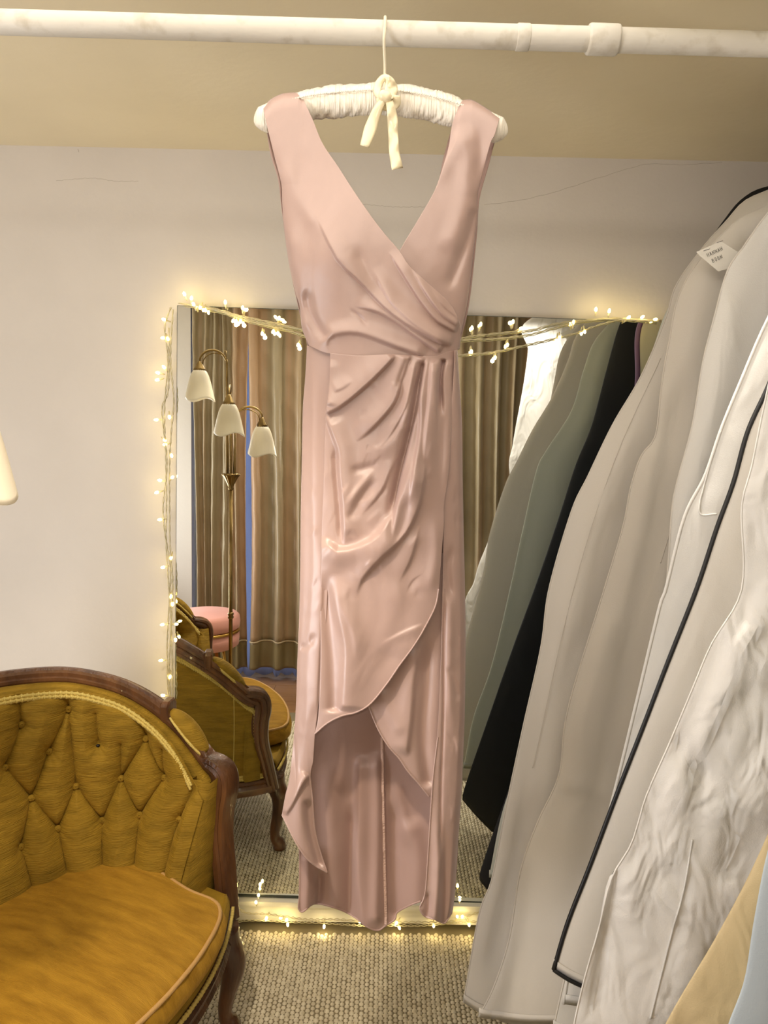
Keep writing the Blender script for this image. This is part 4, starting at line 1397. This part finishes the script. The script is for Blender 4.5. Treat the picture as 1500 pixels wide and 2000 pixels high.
rows = []
for k, z in ((.90, .372), (.985, .376), (1.035, .395), (1.045, .42), (1.012, .448), (.985, .458), (.95, .463), (.85, .470), (.7, .477), (.5, .483), (.25, .487), (.02, .488)):
    x, y_ = cush(k)
    bump_ = .003 * np.sin(psi * 31) * (.9 < k < 1.03) * (z < .45)
    rows.append(np.stack([x + bump_ * np.cos(psi), y_ + bump_ * np.sin(psi), np.full(nps, z) + .003 * np.sin(psi * 3 + k * 5) * (k < .9)], -1))
rows = [r_ + np.array([0, 0, -.018]) * np.clip((r_[:, 2:3] - .372) / .07, 0, 1) - np.array([0, 0, .014]) for r_ in rows]
cu = MB().grid(np.array(rows), True)
cu.F.append(tuple(range(nps))[::-1])
cu.F.append(tuple((len(rows) - 1) * nps + i for i in range(nps)))
cu = cu.build('seat_cushion', M_velvet2, chair)
x, y_ = cush(1.0)
w = np.stack([x, y_, np.full(nps, .422)], -1)
w = np.vstack([w, w[:2]])
wp_ = MB().tube(w, .0048, 8, cap=False).build('piping', M_welt, cu)
x, y_ = cush(.97)
w = np.stack([x, y_, np.full(nps, .365)], -1)
w = np.vstack([w, w[:2]])
MB().tube(w, .0045, 8, cap=False).build('piping', M_welt, cu)
# legs
for (lx, ly) in ((.105, .40), (.105, -.40), (-.38, .26), (-.38, -.26)):
    ox = 1 if lx > 0 else -1
    oyy = 1 if ly > 0 else -1
    dv = np.array([ox, .45 * oyy, 0]) / math.hypot(1, .45)
    pts = np.array([np.array([lx, ly, 0]) + dv * d_ + np.array([0, 0, z]) for d_, z in ((0, .29), (.004, .25), (.018, .21), (.020, .17), (.008, .11), (.0, .06), (.006, .03), (.018, .02), (.018, .0))])
    pts = resample(pts, 36)
    pts[:, 2] = .013 + pts[:, 2] * (.29 - .013) / .29
    pts[-3:, :2] = pts[-1, :2]
    rad_ = np.interp(np.linspace(0, 1, 36), [0, .2, .35, .6, .8, .9, 1], [.034, .034, .031, .021, .017, .021, .024])
    MB().tube(pts, rad_, 14).build('leg', M_wood, chair)

# loose thread hanging from the near arm pad gimp
tx, ty = plan(8.0, .54, .535)
th_pts = [(tx + .003 * math.sin(k * 3), ty, .70 - .30 * k) for k in np.linspace(0, 1, 14)]
MB().tube(th_pts, .0012, 5).build('loose_thread', M_gimp, chair)

# ------------------------------------------------------------------ floor lamp
LY = .964
lp = UR([451, 900], LY)
lam = empty('floor_lamp', (lp[0], LY, 0.0))
tag(lam, 'antique brass floor lamp with three drooping white glass shades', 'floor lamp')
LX = lp[0]
zc = float(UR([451, 930], LY)[2])
zk = float(UR([449, 1202], LY)[2])
MB().lathe([(.125, 0.0115), (.13, .016), (.125, .022), (.10, .030), (.05, .038), (.025, .05), (.014, .065), (.010, .08)], 40).build('base', M_brass, lam)
MB().tube([(0, 0, .07), (0, 0, zc - .05)], .0088, 16).build('pole', M_brass, lam)
MB().lathe([(.009, zk - .016), (.013, zk - .012), (.014, zk - .006), (.011, zk), (.014, zk + .006), (.013, zk + .012), (.009, zk + .016)], 20).build('collar', M_brass, lam)
MB().lathe([(.009, zc - .062), (.013, zc - .056), (.010, zc - .050), (.016, zc - .035), (.030, zc - .006), (.040, zc + .006), (.038, zc + .012), (.02, zc + .010), (.0, zc + .008)], 48, flute=14, famp=.06).build('cup', M_brass, lam)


def shade_prof():
    return [(.017, 0.0), (.027, -.006), (.037, -.024), (.0465, -.054), (.054, -.086), (.060, -.113), (.064, -.131)]


for (pxs, pys, dy, arch_px, stemx) in (((390), 722, .03, 683, -.008), ((447), 788, .17, 750, .001), ((512), 832, .0, 795, .010)):
    # pys: pixel of the top of the glass
    Ys = LY + dy
    p = UR([pxs, pys], Ys) - np.array([LX, LY, 0])
    za = float(UR([pxs + (20 if pxs < 440 else -12), arch_px], Ys)[2])
    hz = np.hypot(p[0], p[1])
    dirh = np.array([p[0], p[1], 0]) / hz
    s0 = np.array([dirh[0] * .018, dirh[1] * .018, zc])
    ztop = p[2] + .034
    arc_ = []
    rr_ = hz * .40
    for a in np.linspace(0, 1, 14):
        an = math.pi * a
        xh = .018 + (hz - .018) * (1 - math.cos(an)) / 2
        xh = max(xh, 0)
        zb = (za - .06) * (1 - a) + ztop * a
        arc_.append(dirh * xh + np.array([0, 0, max(zb, 0) + (za - ((za - .06) + ztop) / 2) * math.sin(an) ** 1.0]))
    pts = resample(np.vstack([[s0, s0 + np.array([0, 0, (za - zc) * .35])], arc_]), 60)
    ar = MB().tube(pts, .0052, 12).build('lamp_arm', M_brass, lam)
    # thin brace rod inside the arch
    MB().tube(resample(np.vstack([[s0 * np.array([.5, .5, 1])], [q_ * np.array([1, 1, 1]) - np.array([0, 0, .012]) - dirh * .012 for q_ in arc_[3:]]]), 40), .0026, 8).build('brace_rod', M_brass, ar)
    hd = MB().lathe([(.005, ztop + .004), (.008, ztop), (.012, ztop - .008), (.022, p[2] + .006), (.027, p[2] - .004), (.024, p[2] - .006)], 36, (p[0], p[1], 0), flute=18, famp=.05).build('shade_holder', M_brass, ar)
    n = 64
    a = np.linspace(0, 2 * np.pi, n, endpoint=False)
    pr_ = np.array(shade_prof())
    pr_ = resample(pr_, 22)
    rows = []
    for r_, z_ in pr_:
        k = max(0, (-z_ - .085) / .045)
        rows.append(np.stack([p[0] + r_ * (1 + .03 * k * np.cos(3 * a + .6)) * np.cos(a), p[1] + r_ * (1 + .03 * k * np.cos(3 * a + .6)) * np.sin(a), p[2] + z_ - .008 * k * np.cos(3 * a + .6)], -1))
    MB().grid(np.array(rows), True).build('shade', M_opal, lam, solid=.003)
    MB().lathe([(.0, p[2] - .085), (.012, p[2] - .078), (.019, p[2] - .06), (.016, p[2] - .04), (.010, p[2] - .022), (.010, p[2] - .004)], 16, (p[0], p[1], 0)).build('bulb', M_bulb, lam)

# ------------------------------------------------------------------ pink stool
SY = .30
sc_ = UR([401, 1200], SY)
stz = float(UR([401, 1196], SY - .0)[2])
st = empty('round_stool', (sc_[0], SY, 0))
tag(st, 'round pink velvet stool with a gold band, seen in the mirror beside the lamp pole', 'stool')
R_ = .185
zt_ = stz
MB().lathe([(.0, zt_ - .085), (R_ - .01, zt_ - .085), (R_, zt_ - .078), (R_ + .004, zt_ - .05), (R_, zt_ - .018), (R_ - .012, zt_ - .006), (R_ - .04, zt_), (.0, zt_ + .004)], 56).build('cushion', M_pink, st)
MB().lathe([(R_ - .005, zt_ - .100), (R_ + .003, zt_ - .099), (R_ + .003, zt_ - .088), (R_ - .005, zt_ - .086)], 56).build('gold_band', M_gold, st)
MB().lathe([(.0, zt_ - .185), (R_ - .02, zt_ - .185), (R_ - .004, zt_ - .175), (R_, zt_ - .14), (R_ - .003, zt_ - .101), (.0, zt_ - .1005)], 56).build('drum', M_pink, st)
for k in range(4):
    a = math.pi / 4 + k * math.pi / 2
    MB().tube([(.11 * math.cos(a), .11 * math.sin(a), zt_ - .184), (.15 * math.cos(a), .15 * math.sin(a), 0.0075)], [.010, .006], 12).build('leg', M_gold, st)

# ------------------------------------------------------------------ curtains


def curtain(x0, x1, Y, zb, zt, nf, amp, seed, name, label, m, hem=True, lab_cat='curtain', scallop=0.0):
    root = empty(name, ((x0 + x1) / 2, Y, zb))
    tag(root, label, lab_cat)
    O = np.array(root.location)
    n = int((x1 - x0) * 260)
    u = np.linspace(0, 1, n)
    r = np.random.RandomState(seed)
    w = np.cumsum(r.uniform(.5, 1.5, nf + 1))
    w = (w - w[0]) / (w[-1] - w[0])
    ph = np.interp(u, w, np.arange(nf + 1)) * 2 * np.pi
    am = np.interp(u, w, r.uniform(.6, 1.2, nf + 1)) * amp

    def rows(z0, z1, nr, out=0.0, flare=0.0):
        zs = np.linspace(z0, z1, nr)
        G = []
        for z in zs:
            k = (zt - z) / (zt - zb)
            y = am * np.tanh(1.6 * np.sin(ph + .25 * np.sin(3 * z + seed))) / .92 * (.85 + .25 * k)
            x = x0 + (x1 - x0) * u + am * .35 * np.cos(ph) * (.6 + .4 * k) + .01 * np.sin(2 * z + u * 9)
            y = y + .003 * np.sin(z * 31 + u * 40)
            G.append(np.stack([x, Y + y + out, np.full(n, z) - scallop * (1 if z == zs[-1] else 0) * np.abs(np.sin(ph))], -1))
        return np.array(G)
    if hem:
        MB().grid(rows(zt, zb + .17, 60) - O).build('curtain_cloth', m, root, solid=.002)
        MB().grid(rows(zb + .17, zb, 12, .003) - O).build('hem_border', M_hem, root, solid=.002)
        g = rows(zb + .17, zb + .169, 2, .006)[0] - O
        MB().tube(g, .005, 6).build('braid', M_braid, root)
    else:
        MB().grid(rows(zt, zb, 40) - O).build('curtain_cloth', m, root, solid=.001)
    return root


CYY = -0.13
xl = float(UR([378, 900], CYY)[0])
xm = float(UR([484, 900], CYY)[0])
xr = float(UR([1036, 700], CYY)[0])
zb = .085
curtain(xl, xm - .011, CYY, zb, 2.255, 5, .030, 3, 'curtain', 'taupe silk curtain panel with bronze hem at the left edge of the window', M_curtain)
curtain(xm + .005, xr + .12, CYY, zb, 2.255, 17, .038, 8, 'curtain', 'wide taupe silk curtain panel right of the thin bright gap', M_curtain)
curtain(xl - .01, xr + .1, CYY - .09, .035, 2.24, 16, .018, 5, 'net_curtain', 'pale voile net curtain hanging behind the taupe curtains, its hem showing below', M_sheer, hem=False, scallop=.025)
cx0, cx1 = float(UR([325, 900], CYY)[0]), float(UR([373, 900], CYY)[0])
tag(MB().box((cx0 - .1, -.2, 0.0005), (cx1, -.135, CZ - .001)).build('trim_1', M_wall, smooth=False), kind='structure')
cr_ = empty('curtain_rod', (0, CYY, 2.278))
tag(cr_, 'brass curtain rod above the window carrying the taupe curtains', 'curtain rod')
MB().tube([(xl + .005, 0, 0), (xr + .25, 0, 0)], .012, 14).build('rod', M_brass, cr_)
MB().tube([(xl + .005, -.09, 0), (xr + .2, -.09, 0)], .006, 10).build('net_rod', M_brass, cr_)
for x in (xl + .012, xr + .24):
    MB().tube([(x, -.229, 0), (x, 0, 0)], .007, 10).build('rod_bracket', M_brass, cr_)

# ------------------------------------------------------------------ fairy lights
FY = MY - .018


def led(pos, dirv_, parent, O, big=1.0, light=0.0):
    d = np.array(dirv_, float)
    d /= np.linalg.norm(d)
    p = np.array(pos)
    ba = p - d * .016
    sk = MB().tube(np.array([ba - d * .004, ba, p - d * .004]) - O, [.0012, .0022, .0026], 7).build('bulb_socket', M_wire, parent)
    MB().tube(np.array([p - d * .005, p - d * .002, p + d * .003, p + d * .006]) - O, np.array([.0026, .0032, .0028, .0008]) * big, 8).build('bulb', M_led, parent)
    if light:
        l = bpy.data.lights.new('bulb_light', 'POINT')
        l.energy = light * .68
        l.color = (1, .80, .38)
        l.shadow_soft_size = .006
        lo = bpy.data.objects.new('bulb_light', l)
        COL.objects.link(lo)
        lo.parent = parent
        lo.location = tuple(p + d * .004 + np.array([0, -.012, 0]) - O)


def string(name, label, strands, bulbs, Y, group=None):
    c = UN(strands[0][0], Y)
    root = empty(name, tuple(c))
    tag(root, label, 'string lights', 'fairy light strings around the mirror')
    O = np.array(root.location)
    rs = np.random.RandomState(len(bulbs))
    for st_ in strands:
        W = resample(UN(st_, Y), 160)
        ph = rs.uniform(0, 6)
        for s in (0, np.pi):
            k = np.arange(160)
            tw = np.stack([.0018 * np.cos(k * .8 + s), .0018 * np.sin(k * .8 + s), .0018 * np.sin(k * .8 + s)], -1)
            wob = np.stack([.004 * np.sin(k * .11 + ph), -.003 * np.abs(np.sin(k * .07 + ph)), .003 * np.sin(k * .13 + ph)], -1)
            MB().tube(W + tw + wob * (np.sin(np.pi * k / 159))[:, None] - O, .0012, 5).build('wire', M_wire, root)
    for b in bulbs:
        x, y, dx, dy = b[:4]
        lt = b[4] if len(b) > 4 else 0.0
        yo = b[5] if len(b) > 5 else 0.0
        p = UN([x, y], Y + yo)
        led(p, (dx, -.5, -dy), root, O, 1.3, lt)
    return root


string('fairy_light_string', 'fairy lights on clear wire running down the left edge of the mirror',
       [[(334, 600), (322, 640), (327, 700), (322, 790), (326, 880), (324, 960), (323, 1040), (330, 1120), (334, 1200), (330, 1300), (334, 1372)],
        [(338, 604), (334, 700), (338, 780), (333, 850), (334, 960), (330, 1060), (338, 1150), (336, 1250), (338, 1372)],
        [(330, 640), (330, 760), (318, 800), (324, 900), (320, 990), (332, 1100), (328, 1200), (328, 1330), (330, 1372)]],
       [(320, 624, -1, -.3, .05), (318, 660, -1, .1), (328, 662, .5, 1), (320, 717, -.6, -.8), (308, 728, -1, -.2, .06), (307, 742, -1, .3),
        (305, 820, -1, .1, .05), (331, 815, .2, 1), (322, 868, -1, .3), (312, 938, -1, -.2, .03), (306, 962, -1, .3, .03), (337, 932, .6, -.6), (335, 890, .6, 1),
        (312, 1015, -1, .1, .04), (334, 1090, -.1, 1), (318, 1108, -1, .2, .03), (334, 1165, -.1, 1), (337, 1180, .2, 1),
        (317, 1220, -1, .1, .05), (345, 1219, 1, -.2), (343, 1250, .2, 1), (314, 1290, -1, .0, .05), (332, 1322, 0, 1), (318, 1358, -1, -.3, .05), (322, 860, .6, .4)], FY)

string('fairy_light_string', 'fairy light strands draped across the top of the mirror behind the dress',
       [[(350, 592), (380, 598), (420, 606), (470, 618), (530, 630), (590, 642), (660, 660), (760, 672), (850, 668), (920, 655), (990, 650), (1040, 646), (1090, 632), (1150, 624), (1200, 622), (1292, 626)],
        [(390, 596), (440, 608), (500, 626), (560, 638), (620, 650), (760, 680), (880, 668), (960, 662), (1030, 652), (1080, 640), (1140, 628), (1210, 622), (1292, 628)],
        [(400, 598), (450, 614), (500, 630), (560, 645), (590, 656), (700, 690), (800, 700), (900, 692), (960, 686), (1000, 680), (1060, 668), (1120, 652), (1170, 634), (1210, 624)]],
       [(360, 574, -.3, -1, .06), (374, 582, .2, -1, .05), (378, 594, -.3, -1), (391, 601, -.3, 1), (401, 606, .1, 1), (440, 590, 0, -1, .08), (474, 601, .1, -1, .06),
        (455, 627, -.3, 1, .03), (461, 628, 0, 1), (470, 628, .1, 1, .03), (538, 619, -.4, -.6), (545, 621, .3, -.7), (552, 625, .9, .1),
        (512, 652, 0, 1, .05), (533, 648, -.4, 1), (543, 652, .1, 1), (582, 674, -.3, 1, .03),
        (922, 640, -.2, -1), (939, 633, .1, -1), (1002, 628, 0, -1, .02), (1018, 641, .8, -.4), (921, 687, .1, 1), (967, 699, -.1, 1, .03), (991, 674, -.1, 1),
        (1093, 660, 0, 1), (1120, 629, 0, -1), (1142, 648, .1, 1), (1164, 604, -.1, -1, .08), (1190, 607, 0, -1, .06), (1228, 620, .5, -.6, .05), (1255, 619, .5, -.5, .05), (1280, 624, 1, -.3)], FY)

string('fairy_light_string', 'fairy lights lying along the foot of the white baseboard below the mirror',
       [[(462, 1768), (480, 1782), (520, 1786), (580, 1792), (640, 1796), (720, 1800), (800, 1802), (870, 1800), (910, 1790), (950, 1776)],
        [(462, 1800), (500, 1797), (560, 1799), (640, 1803), (720, 1806), (800, 1808), (860, 1803), (930, 1800), (960, 1790)]],
       [(505, 1748, .1, -1), (500, 1762, 0, -1, .05), (520, 1794, -.2, .3, .05), (548, 1793, -.2, -.3), (560, 1796, .3, -.6, .06), (562, 1806, .2, 1), (633, 1810, 0, .6, .07),
        (704, 1800, -.6, .2, .04), (774, 1803, -.6, .6, .05), (780, 1812, .4, .6), (847, 1808, 0, .6, .05), (898, 1757, 0, -1), (893, 1790, -.1, -.6), (903, 1790, .1, -.6, .04), (916, 1806, .2, .5, .06)], 2.105)
print('SCENE OK', len(bpy.data.objects))
